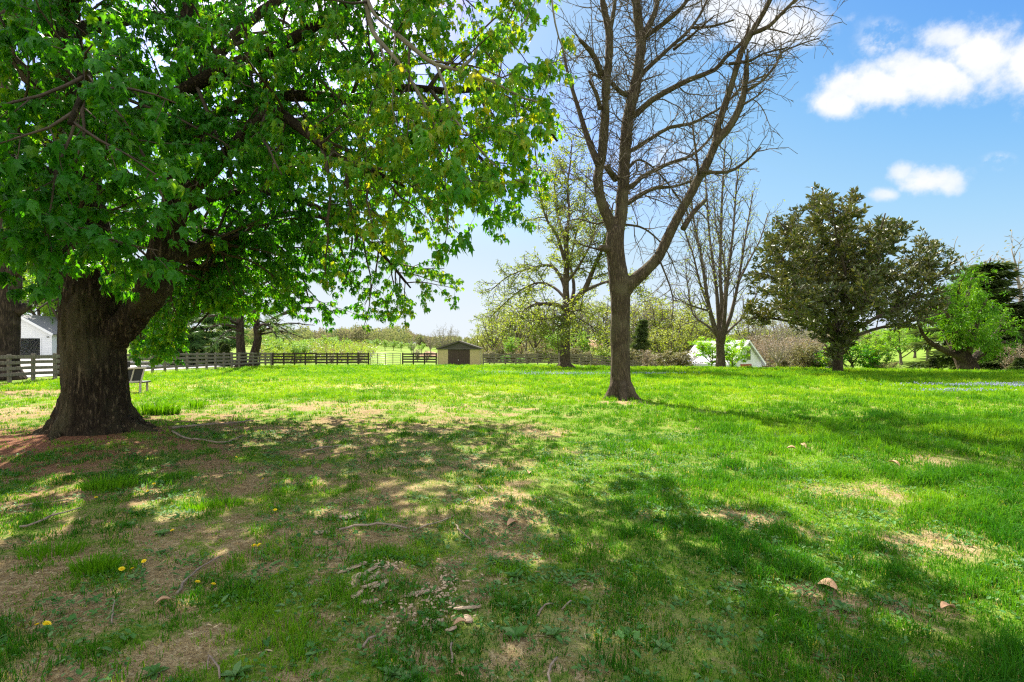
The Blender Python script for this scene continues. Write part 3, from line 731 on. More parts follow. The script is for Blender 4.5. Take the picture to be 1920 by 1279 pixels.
    leaves('crown', V, Fc, np.clip(node_tint(nodes, kk, .40, .4, .5, .16) + .2 * sm(-4, -1, nx), 0, 1), len(MAPV), M_MAPLE, root)
    return root


# ---- the half bare tree in the middle of the lawn
def make_bare():
    root = thing('bare_tree', 'tall leafless tree with forked trunk standing alone mid lawn', 'tree')
    q = random.Random(5); Y = 15.0; k = Y / F
    def L(pts, r0, r1=None, dy=0.0, y0=Y):
        n = len(pts); rr = list(np.array(r0) * k) if isinstance(r0, (list, tuple)) else list(np.linspace(r0, r1, n) * k)
        return smooth_line([P(x, y, y0 + dy * i / (n - 1)) for i, (x, y) in enumerate(pts)], rr, .25)
    trunk = L([(1165, 770), (1165, 750), (1164, 725), (1163, 690), (1163, 640), (1163, 590), (1162, 540), (1156, 495), (1152, 455), (1156, 428)], [28, 24, 20.5, 18.5, 17.5, 17.5, 19, 18, 17.5, 15.5])
    main = L([(1156, 440), (1164, 403), (1168, 353), (1170, 313), (1173, 269), (1178, 218), (1188, 175), (1195, 141), (1202, 84), (1198, 50), (1192, 0), (1187, -60), (1190, -160), (1196, -280), (1200, -380)], [12.5, 12, 11.5, 11.2, 11, 11, 11, 10.5, 9.5, 8.5, 7.8, 7, 5, 3.5, 2], dy=.6)
    left = L([(1150, 440), (1141, 410), (1128, 380), (1121, 336), (1128, 296), (1133, 235), (1135, 202), (1136, 161), (1141, 118), (1143, 67), (1135, 27), (1126, -25), (1120, -120), (1112, -220)], [10.5, 10, 9.5, 9, 8.5, 8, 7.3, 7.6, 7.6, 6.4, 6, 5, 3.5, 2], dy=-1.0)
    right = L([(1168, 552), (1181, 533), (1209, 509), (1234, 482), (1262, 424), (1283, 386), (1306, 343), (1326, 306), (1343, 265), (1346, 235), (1360, 195), (1377, 141), (1390, 97), (1410, 60), (1430, 27), (1447, -7), (1470, -60)], [13, 12.5, 11, 9.8, 9, 8.5, 8, 7.6, 7.2, 6, 5.6, 5.5, 5.5, 5, 4.6, 4.2, 2.6], dy=-1.6)
    yr = lambda t: Y - 1.6 * t
    right2 = L([(1340, 272), (1352, 256), (1367, 239), (1387, 202), (1397, 161), (1400, 124), (1402, 91)], [7, 6.5, 6.5, 6, 5, 4, 2.5], dy=-.3, y0=yr(.52))
    roots = []
    gb = G(1165, 750)
    for az in (20, 75, 140, 200, 265, 320):
        d = Vector((math.cos(R(az)), math.sin(R(az)), 0)); pts = [Vector((gb.x, gb.y, 0)) + d * e + Vector((0, 0, g1(gb.x, gb.y) + z)) for e, z in ((.2, .45), (.36, .14), (.52, .0), (.72, -.08))]
        roots.append(smooth_line(pts, [.14, .13, .1, .05], .08))
    knob = [([P(1158, 462, Y), P(1140, 468, Y - .1), P(1124, 464, Y - .2)], [.14, .12, .09]), ([P(1119, 300, Y - .3), P(1122, 292, Y - .3)], [.05, .1])]
    organic('trunk', [trunk, main, left, right, right2] + roots + knob, .036, M_BARK2, root, .016, 9, 1.1, 2, 21)
    lim = []
    def B(pts, r0, r1, y0, dy=0.0): lim.append(L(pts, r0, r1, dy, y0))
    B([(1178, 222), (1195, 212), (1222, 188), (1262, 165), (1296, 148), (1340, 131), (1360, 108), (1394, 77), (1405, 50)], 6.5, 2.5, 15.3, -1.2)
    B([(1174, 285), (1189, 280), (1222, 259), (1256, 239), (1296, 232), (1323, 218), (1357, 198), (1394, 161), (1437, 140)], 4.6, 1.6, 15.3, .8)
    B([(1170, 352), (1185, 350), (1202, 333), (1229, 319), (1256, 306), (1296, 292), (1323, 269), (1340, 245), (1350, 215)], 5.5, 1.5, 15.2, 1.4)
    B([(1168, 384), (1178, 380), (1205, 363), (1229, 353), (1262, 350), (1296, 340), (1340, 322)], 6, 1.5, 15.2, 2.2)
    B([(1281, 429), (1299, 400), (1323, 375)], 5.5, 3.6, 14.4, .4)
    B([(1316, 322), (1363, 323), (1390, 309), (1410, 292), (1427, 276)], 3.4, 1.2, 14.1, -.6)
    B([(1310, 326), (1305, 286), (1299, 240), (1300, 215)], 2.5, 1, 14.2, .3)
    B([(1200, 78), (1215, 50), (1229, 20), (1240, -40), (1262, -120)], 7.5, 3, 15.5, .8)
    B([(1205, 72), (1222, 60), (1262, 30), (1289, 0), (1320, -50), (1370, -110)], 5.5, 2, 15.5, -.9)
    B([(1198, 145), (1212, 130), (1236, 108), (1262, 84), (1289, 60), (1313, 27), (1330, -10)], 5, 2, 15.4, .6)
    B([(1262, 94), (1296, 67), (1316, 50), (1340, 29)], 2.8, 1, 15.2, -.8)
    B([(1130, 145), (1115, 108), (1100, 88), (1086, 74)], 6, 3, 14.5, -.6)
    B([(1176, 178), (1165, 174), (1148, 158), (1130, 148), (1104, 134)], 5.5, 2, 15.3, -1)
    B([(1126, 206), (1118, 175), (1104, 150)], 4.6, 2.5, 14.5, -.3)
    B([(1122, 308), (1113, 288), (1104, 265), (1094, 235), (1084, 202), (1071, 161), (1064, 134), (1055, 90)], 7, 2, 14.6, 1.2)
    B([(1155, 336), (1146, 325), (1136, 312)], 7, 5, 15.1, -.4)
    B([(1144, 55), (1151, 20), (1157, -30), (1170, -100)], 4.5, 2, 14.3, .5)
    B([(1366, 120), (1407, 114), (1430, 101), (1478, 89)], 2.8, 1, 13.7, -.5)
    B([(1396, 195), (1420, 180), (1437, 165)], 2.2, 1, 13.8, .2)
    B([(1400, 170), (1430, 151), (1457, 118), (1464, 100), (1498, 84), (1538, 71)], 3, 1, 13.9, .7)
    B([(1464, 107), (1464, 95), (1465, 80)], 2, 1, 14.4)
    B([(1412, 62), (1441, 50), (1464, 27), (1491, 0), (1515, -30)], 4, 2, 13.6, -.3)
    B([(1296, 52), (1330, 50), (1350, 46), (1377, 37)], 2.6, 1.4, 14.9, -.3)
    B([(1193, 20), (1180, -30), (1165, -100)], 5, 2, 15.5, .6)
    B([(1234, 482), (1250, 520), (1262, 560), (1260, 600)], 1.8, .8, 14.6, -.4)
    B([(1130, 470), (1100, 462), (1080, 455)], 2.2, .8, 14.8, .3)
    B([(1168, 400), (1120, 420), (1085, 410), (1050, 420)], 2.4, .8, 15.2, 1.6)
    B([(1172, 320), (1200, 300), (1240, 330), (1290, 400), (1310, 470)], 2.6, .8, 15.3, 2.6)
    B([(1166, 420), (1210, 430), (1250, 470), (1275, 530)], 2.4, .8, 15.2, 2.2)
    for pts, rad in lim: link('limb', (lambda s: (s.add(pts, rad), s.mesh('limb'))[1])(Sk()), M_BARK2, root)
    T = dict(step=(.2, .15, .13, .1), wig=(.08, .16, .2, .22), trop=(0, .02, .03, .03), rmin=.0064, leaf=9, gap=1, max=2, t0=(.1, .12, .1),
             den=(6, 7.5), ang=(R(55), R(48)), len=((.5, 1.9), (.2, .8)), r=(.019, .0095), tap=.35)
    sk = Sk()
    for pts, rad in lim[:]: spawn(sk, pts, rad[0], 0, T, q, t0=.15, rads=rad, dens=(1.25 if rad[0] > .06 else .9))
    T2 = dict(T, len=((.5, 1.9), (.25, .7)))
    spawn(sk, main[0], main[1][0], 0, T2, q, t0=.06, dens=3.6, rads=[.06] * len(main[0])); spawn(sk, left[0], left[1][0], 0, T2, q, t0=.1, dens=1.3, rads=[.05] * len(left[0]))
    n = len(right[0]); spawn(sk, right[0][n // 2:], .04, 0, T, q, t0=0, dens=.6, rads=[.04] * n); spawn(sk, right2[0], .04, 0, T, q, dens=.8, rads=[.03] * len(right2[0]))
    link('twigs', sk.mesh('twigs'), M_TWIG, root)


make_maple(); make_bare()


# ------------------------------------------------------------------ generic trees: one skeleton and crown per kind, copied with its parts
def tree_mesh(kind, H, T, trunk, Lk, seed, shape=None):
    """returns (wood mesh, crown mesh) of a tree standing at the origin"""
    q = random.Random(seed); sk = Sk()
    for pts, rad in trunk:
        sk.add(pts, rad); spawn(sk, pts, rad[0], 0, T, q, rads=rad)
    return sk


def axis_tree(H, r, q, lean=.04, n=9, top=1.0):
    pts = []; p = Vector((0, 0, -.15)); d = Vector((q.gauss(0, lean), q.gauss(0, lean), 1))
    for i in range(n + 1):
        pts.append(p.copy()); d = (d + Vector((q.gauss(0, .06), q.gauss(0, .06), .05))).normalized(); p = p + d * (H * top / n)
    return smooth_line(pts, [max(.02, r * (1.35 if i == 0 else 1 - .9 * i / n)) for i in range(n + 1)], .5)


PROTO = {}


def proto(kind, v):
    if (kind, v) in PROTO: return PROTO[kind, v]
    q = random.Random(sum(map(ord, kind)) * 13 + v); H = 12.0; sk = Sk()
    if kind in ('budding', 'leafy', 'twiggy', 'oliveshrub', 'brownshrub', 'greenshrub', 'blossom', 'white', 'sapling', 'willow'):
        shrub = 'shrub' in kind
        stems = []
        if shrub:
            for i in range(9):
                a = q.random() * 6.28; l = q.uniform(.1, .75); pts = [Vector((math.cos(a) * l * t * 7, math.sin(a) * l * t * 7, 10.5 * t * (1 - .25 * l * t))) for t in (0, .3, .6, 1)]
                stems.append(smooth_line(pts, [.16, .12, .08, .03], .6))
        elif kind in ('sapling', 'blossom', 'white', 'willow'):
            tr = axis_tree(4.5, .28, q, .05, 5); stems.append(tr); top = tr[0][-2]
            for i in range(6):
                a = i * 1.05 + q.random(); o = Vector((math.cos(a), math.sin(a), 0)); p0 = tr[0][int(len(tr[0]) * q.uniform(.35, .9))]
                stems.append(smooth_line([p0, p0 + o * 1.5 + UPV * 1.6, p0 + o * q.uniform(2.4, 3.6) + UPV * q.uniform(3, 5), p0 + o * q.uniform(3.2, 4.6) + UPV * q.uniform(4.4, 7)], [.16, .12, .07, .03], .5))
        else:
            tr = axis_tree(H * .92, .27, q, .05); stems.append(tr)
            for i in range(5):
                a = i * 1.26 + q.random(); o = Vector((math.cos(a), math.sin(a), 0)); p0 = tr[0][int(len(tr[0]) * q.uniform(.2, .5))]
                l = q.uniform(.7, 1.25); stems.append(smooth_line([p0, p0 + o * 1.1 * l + UPV * 1.5, p0 + o * 2.2 * l + UPV * 3.6, p0 + o * 3.0 * l + UPV * 6.2], [.14, .11, .07, .03], .5))
        T = dict(step=(.5, .4, .3, .3), wig=(.12, .16, .2, .2), trop=(.04, .03, .02, .02), rmin=.018, leaf=1 if not shrub else 1, gap=.42, max=2, t0=(.28 if not shrub else .12, .15, .1),
                 den=(1.7, 1.7) if kind != 'twiggy' else (2.2, 2.8), ang=(R(48), R(45)), len=((1.4, 3.0), (.6, 1.4)), r=(.055, .026), tap=.4)
        if kind == 'willow': T['trop'] = (-.02, -.12, -.16, 0)
        for pts, rad in stems: sk.add(pts, rad); spawn(sk, pts, rad[0], 0, T, q, rads=rad)
        k, size, tmpl = {'budding': (6, .24, 0), 'leafy': (12, .30, 0), 'twiggy': (1, .2, 0), 'oliveshrub': (6, .36, 0), 'brownshrub': (3, .3, 0), 'greenshrub': (9, .36, 0), 'blossom': (12, .40, 0), 'white': (11, .36, 0), 'sapling': (10, .62, 1), 'willow': (11, .55, 1)}[kind]
        Tm, Tf = (DIA, DIAF) if tmpl == 0 else (ELL * np.array([[.55, 1, 1]]), ELLF)
        V, Fc = foliage(sk.nodes, k, size, Tm, Tf, .30, .2, .3, .5, .4, off2=.12)
        ti = node_tint(sk.nodes, k, .45, .5, .5)
        if kind == 'blossom': ti = np.clip((V.reshape(-1, len(Tm), 3)[:, 0, 2] - 5.2) / 6.0 + rng.normal(0, .12, len(ti)), 0, 1)
        cm = mesh_np('crown', V, [Fc], np.repeat(ti, len(Tm)))
        mt = {'budding': M_BUD, 'leafy': M_BRIGHT, 'twiggy': M_OLIVE, 'oliveshrub': M_OLIVE, 'brownshrub': M_BROWN, 'greenshrub': M_MAPLE, 'sapling': M_NEON, 'white': M_WHITE, 'willow': M_LIME, 'blossom': M_PINKTOP}[kind]
        wm = M_TWIGG if kind in ('twiggy', 'brownshrub') else M_TWIG
    else:                                           # conifers: a straight trunk with whorls of drooping boughs
        tr = axis_tree(H, .24, q, .01); sk.add(*tr)
        base = .08 if kind == 'spruce' else .2
        nb = 95
        for i in range(nb):
            t = base + (1 - base) * (i + q.random()) / nb; a = i * 2.4; l = (1 - t) ** .8 * (3.6 if kind == 'spruce' else 4.6) * q.uniform(.45, 1.15) + .25
            p0 = tr[0][min(len(tr[0]) - 1, int(t * (len(tr[0]) - 1)))]; o = Vector((math.cos(a), math.sin(a), 0)); up = q.uniform(-.05, .25)
            pts = [p0 + o * l * s + UPV * l * (up * s - .34 * s * s * (1 if kind == 'spruce' else .4)) for s in (0, .35, .7, 1)]
            sk.add(pts, [.05 * (1 - t) + .02, .04 * (1 - t) + .016, .02, .012])
            u = Vector((-o.y, o.x, 0))
            for s in np.arange(.15, 1.01, .11):
                b = pts[0].lerp(pts[-1], s) if s > .9 else pts[min(2, int(s * 3))].lerp(pts[min(3, int(s * 3) + 1)], (s * 3) % 1)
                for sg in (-1, 1):
                    for e in (.25, .7): c = b + (u * sg + o * .6) * e * l * .3 * (1.1 - s) ; sk.nodes.append((*c, *(o * .8 + u * sg * .7)))
        k = 5; V, Fc = foliage(sk.nodes, k, .60, ELL * np.array([[.26, 1, 1]]), ELLF, .10, .30, .9, .3, .6, off2=.06)
        cm = mesh_np('crown', V, [Fc], np.repeat(node_tint(sk.nodes, k, .4, .6, .7), 7)); mt, wm = (M_FIR if kind == 'spruce' else M_PINE), M_PINEBARK
    tm = sk.mesh('trunk', sides=((.14, 8), (.05, 5), (0, 3))); tm.materials.append(wm); cm.materials.append(mt)
    PROTO[kind, v] = (tm, cm); return tm, cm


M_NEON = leafmat('neon young leaves', [(0, (.20, .44, .015)), (.6, (.32, .54, .02)), (1, (.42, .56, .05))], .5, (1.3, 1.2, .4))
M_LIME = leafmat('lime young leaves', [(0, (.055, .19, .008)), (.6, (.12, .29, .010)), (1, (.25, .38, .02))], .42, (1.3, 1.2, .5))
M_PINKTOP = leafmat('pink topped blossom leaves', [(0, (.22, .34, .05)), (.5, (.30, .40, .08)), (.68, (.62, .42, .36)), (1, (.75, .55, .5))], .4, (1.2, 1.1, .8))


def plant(kind, v, name, label, cat, px, Y, top_py, group=None, wide=1.0, rz=None, dz=0.0, base=None):
    """a tree or shrub standing on the ground at depth Y, as tall as the photograph shows it"""
    x = (px - HX) / F * Y; z = g1(x, Y) + dz
    h = CAMH - (top_py - HY) / F * Y - z; s = max(.05, h / 12.0)
    o = thing(name, label, cat, (x, Y, z), rnd.uniform(0, 6.28) if rz is None else rz, group); o.scale = (s * wide, s * wide, s)
    tm, cm = proto(kind, v); link('trunk' if 'tree' in name or name in ('conifer', 'sapling', 'pine') else 'stems', tm, None, o); link('crown', cm, None, o)
    return o


# ---- trees of the middle distance, limb by limb
def make_mid():
    root = thing('budding_maple', 'pale budding tree with a ringed scar on its trunk behind the bare tree', 'tree'); q = random.Random(17); Y = 42.0; k = Y / F
    def L(pts, r0, r1, dy=0): return smooth_line([P(x, y, Y + dy * i / (len(pts) - 1)) for i, (x, y) in enumerate(pts)], list(np.linspace(r0, r1, len(pts)) * k), .5)
    tr = smooth_line([P(x, y, Y) for x, y in ((1059, 696), (1059, 688), (1059, 670), (1059, 640), (1059, 618), (1061, 600), (1064, 588), (1063, 575), (1061, 545), (1062, 508), (1063, 480), (1060, 450), (1062, 425))], list(np.array([15, 12, 10, 9.6, 9.4, 9, 9, 7, 6, 5.5, 5, 4, 3]) * k), .5)
    lims = [L([(1066, 580), (1080, 561), (1097, 542), (1108, 516), (1117, 494), (1128, 470), (1140, 430), (1150, 380)], 6.5, 1.2, -3), L([(1092, 548), (1112, 538), (1140, 528), (1175, 524), (1210, 530)], 3.5, 1, 3),
            L([(1062, 582), (1050, 574), (1035, 570), (1005, 571), (985, 580), (965, 600), (950, 622)], 4.6, 1, -3), L([(1062, 586), (1045, 596), (1025, 598), (1005, 600), (992, 606)], 2.4, .8, -5), L([(1066, 585), (1075, 583), (1088, 581)], 2.4, 1.4, -4),
            L([(1060, 545), (1055, 527), (1042, 505), (1025, 497), (1000, 502), (980, 507), (950, 520), (920, 545)], 4, .9, 4), L([(1062, 500), (1052, 465), (1042, 437), (1027, 415), (1015, 380), (1008, 340)], 4, .9, -3),
            L([(1062, 470), (1065, 422), (1067, 390), (1064, 350), (1070, 300), (1072, 260)], 3.6, .9, 2), L([(1068, 575), (1076, 545), (1074, 520), (1070, 490), (1080, 440), (1095, 390), (1100, 320)], 4, .9, 5),
            L([(1060, 560), (1040, 540), (1010, 530), (975, 545), (940, 575), (915, 600)], 3, .8, 6), L([(1060, 450), (1045, 400), (1040, 350), (1045, 300)], 3, .9, 5), L([(1062, 530), (1085, 500), (1110, 450), (1120, 400)], 3, .9, -5),
            L([(1062, 590), (1060, 600), (1040, 620), (1020, 640)], 1.5, .6, -4), L([(1066, 590), (1090, 600), (1120, 620), (1140, 640)], 1.6, .6, 3)]
    sk = Sk(); T = dict(step=(.5, .35, .3), wig=(.12, .18, .2), trop=(.0, -.03, -.02), rmin=.016, leaf=1, gap=.28, max=2, t0=(.2, .12), den=(3.4, 3.8), ang=(R(52), R(48)), len=((1.2, 3.2), (.5, 1.3)), r=(.05, .022), tap=.4)
    for pts, rad in lims: sk.add(pts, rad); spawn(sk, pts, rad[0], 0, T, q, t0=.25, rads=rad)
    spawn(sk, tr[0], tr[1][0], 0, T, q, t0=.62, rads=tr[1])
    bs = P(1059, 690, Y); rts = []
    for az in (10, 80, 150, 215, 290, 330):
        d = Vector((math.cos(R(az)), math.sin(R(az)), 0)); rts.append(smooth_line([Vector((bs.x, bs.y, g1(bs.x, bs.y))) + d * e + UPV * z for e, z in ((.2, .4), (.5, .16), (.9, .0), (1.3, -.1))], [.24, .2, .13, .05], .2))
    organic('trunk', [tr] + rts, .07, M_BARK2, root, .02, 4, .8, 1, 5)
    link('branches', sk.mesh('branches'), M_TWIGD, root)
    V, Fc = foliage(sk.nodes, 6, .165, DIA, DIAF, .26, .35, .3, .4, .4); leaves('crown', V, Fc, node_tint(sk.nodes, 6), 4, M_BUD, root)
    mb = MB(); c = P(1058.5, 634.5, Y - .43); an = np.linspace(0, 6.28, 17); mb.tube([c + Vector((math.cos(t) * .085, -.02, math.sin(t) * .15)) for t in an], [.035] * 17, 6)
    mb.build('bark_scar', plain('pale scar wood', (.36, .33, .28), (.26, .23, .19), 9), root, True)

    root = thing('upright_tree', 'leafless tree of many upright stems standing in front of the white house', 'tree'); q = random.Random(23); Y = 43.0; k = Y / F
    tr = smooth_line([P(x, y, Y) for x, y in ((1351, 696), (1351, 686), (1351, 670), (1350, 650), (1351, 634), (1352, 620))], list(np.array([12, 9.5, 8, 7.5, 9.5, 8]) * k), .4)
    st = [L([(1348, 636), (1339, 612), (1330, 578), (1325, 550), (1319, 508), (1313, 470), (1302, 420), (1296, 370), (1294, 330)], 4.5, .9, -1.5), L([(1350, 632), (1347, 592), (1344, 550), (1339, 508), (1330, 440), (1326, 380), (1320, 310)], 4.4, .9, 2),
          L([(1352, 634), (1353, 600), (1353, 564), (1350, 508), (1352, 440), (1354, 370), (1358, 300), (1360, 265)], 4.6, .9, .5), L([(1353, 636), (1361, 615), (1370, 592), (1378, 559), (1384, 530), (1392, 480), (1402, 420), (1412, 360)], 4.6, .9, 1),
          L([(1354, 630), (1358, 600), (1362, 550), (1368, 490), (1375, 430), (1380, 360), (1386, 310)], 4, .9, -2.5), L([(1344, 620), (1333, 587), (1318, 580), (1302, 575), (1285, 568), (1262, 556)], 2.6, .7, -2.5), L([(1356, 630), (1375, 612), (1392, 596), (1410, 570), (1424, 540)], 2.6, .7, 2),
          L([(1346, 630), (1325, 610), (1300, 590), (1290, 540), (1284, 480)], 2.6, .7, 3), L([(1353, 600), (1360, 540), (1356, 480), (1342, 420), (1338, 350)], 3, .8, 3), L([(1330, 578), (1312, 530), (1300, 480), (1280, 420), (1275, 380)], 2.4, .7, -1), L([(1384, 530), (1404, 490), (1425, 450), (1440, 400)], 2.4, .7, 1.5)]
    sk = Sk(); T = dict(step=(.45, .35, .3), wig=(.08, .12, .16), trop=(.10, .06, .03), rmin=.012, leaf=2, gap=.5, max=2, t0=(.15, .12), den=(2.8, 3.4), ang=(R(36), R(38)), len=((1.2, 3.0), (.5, 1.4)), r=(.045, .02), tap=.4)
    for pts, rad in st: sk.add(pts, rad); spawn(sk, pts, rad[0], 0, T, q, t0=.2, rads=rad)
    organic('trunk', [tr] + [(p[:6], r[:6]) for p, r in st[:5]], .07, M_BARK2, root, .02, 4, .8, 1, 9)
    link('branches', sk.mesh('branches'), M_TWIG, root)
    V, Fc = foliage(sk.nodes, 2, .15, DIA, DIAF, .18, .2, .3, .4, .4); leaves('crown', V, Fc, node_tint(sk.nodes, 2), 4, M_BUD, root)

    root = thing('magnolia_tree', 'broad dark evergreen magnolia with glossy leaves on the right lawn', 'tree'); q = random.Random(31); Y = 34.0; k = Y / F
    tr = smooth_line([P(x, y, Y) for x, y in ((1571, 705), (1571, 695), (1571, 675), (1572, 655), (1573, 635))], list(np.array([11, 9, 8, 8, 8]) * k), .3)
    st = [L([(1572, 650), (1548, 632), (1520, 615), (1478, 602), (1430, 596), (1405, 598)], 4.4, 1, -2), L([(1572, 645), (1540, 600), (1500, 555), (1450, 520), (1405, 510)], 4.2, 1, 2.5), L([(1572, 645), (1560, 590), (1530, 520), (1490, 450), (1455, 410)], 4.2, 1, -2),
          L([(1573, 640), (1568, 570), (1555, 480), (1535, 400), (1522, 350)], 4.4, .9, 1), L([(1574, 640), (1585, 560), (1595, 470), (1590, 400), (1600, 352)], 4.4, .9, -1), L([(1574, 645), (1604, 590), (1635, 510), (1665, 440), (1700, 415)], 4.4, 1, 2),
          L([(1574, 648), (1604, 618), (1650, 592), (1710, 560), (1770, 505), (1795, 492)], 4.4, 1, -2), L([(1574, 650), (1610, 628), (1660, 612), (1720, 600), (1775, 585)], 4, 1, 1.5), L([(1573, 640), (1590, 590), (1610, 540), (1640, 470), (1660, 400)], 3.8, 1, -5),
          L([(1573, 640), (1545, 590), (1520, 560), (1480, 500), (1440, 460)], 3.8, 1, -5), L([(1573, 640), (1580, 590), (1590, 540), (1570, 450), (1560, 380)], 3.8, 1, -5.5), L([(1573, 640), (1590, 600), (1650, 540), (1720, 500), (1750, 450)], 3.8, 1, 5), L([(1573, 640), (1550, 600), (1510, 540), (1500, 470), (1480, 420)], 3.8, 1, 5),
          L([(1573, 645), (1580, 610), (1600, 590), (1610, 570), (1630, 560)], 3, .9, -6.5), L([(1573, 645), (1560, 610), (1540, 590), (1510, 570), (1490, 565)], 3, .9, -6.5), L([(1571, 668), (1556, 662), (1550, 650)], 1.6, .7, -1.5), L([(1572, 672), (1586, 660), (1594, 648)], 1.6, .7, -1.5), L([(1571, 685), (1560, 672), (1562, 655)], 1.2, .7, 1.2)]
    poly = [(1386, 612), (1382, 545), (1408, 490), (1440, 435), (1450, 392), (1500, 370), (1522, 346), (1560, 362), (1604, 352), (1640, 398), (1700, 405), (1755, 448), (1795, 480), (1812, 500), (1790, 560), (1745, 610), (1690, 622), (1640, 612), (1604, 640), (1604, 690), (1545, 690), (1540, 640), (1480, 618)]
    def inside(p, s=0):
        x, y = proj((p[0], p[1], p[2])); c = False; j = len(poly) - 1
        for i in range(len(poly)):
            xi, yi = poly[i]; xj, yj = poly[j]
            if (yi > y) != (yj > y) and x < (xj - xi) * (y - yi) / (yj - yi) + xi: c = not c
            j = i
        return c
    sk = Sk(); T = dict(step=(.5, .35, .3), wig=(.1, .14, .2), trop=(.05, .05, .03), rmin=.014, leaf=1, gap=.27, max=2, t0=(.22, .15), den=(3.9, 3.5), ang=(R(50), R(46)), len=((1.2, 2.8), (.5, 1.2)), r=(.05, .022), tap=.35, keep=lambda p: inside(p))
    for pts, rad in st: sk.add(pts, rad); spawn(sk, pts, rad[0], 0, T, q, t0=.3 if rad[0] > .1 else .1, rads=rad)
    organic('trunk', [tr] + [(p[:5], r[:5]) for p, r in st[:8]], .06, M_BARK, root, .015, 5, .9, 1, 13)
    link('branches', sk.mesh('branches'), M_TWIGD, root)
    nd = [n for n in sk.nodes if inside(n)]
    V, Fc = foliage(nd, 7, .30, ELL * np.array([[.75, 1, 1]]), ELLF, .10, -.25, .5, .45, .5); leaves('crown', V, Fc, node_tint(nd, 7, .4, .5, .5, .2), 7, M_MAG, root)


make_mid()


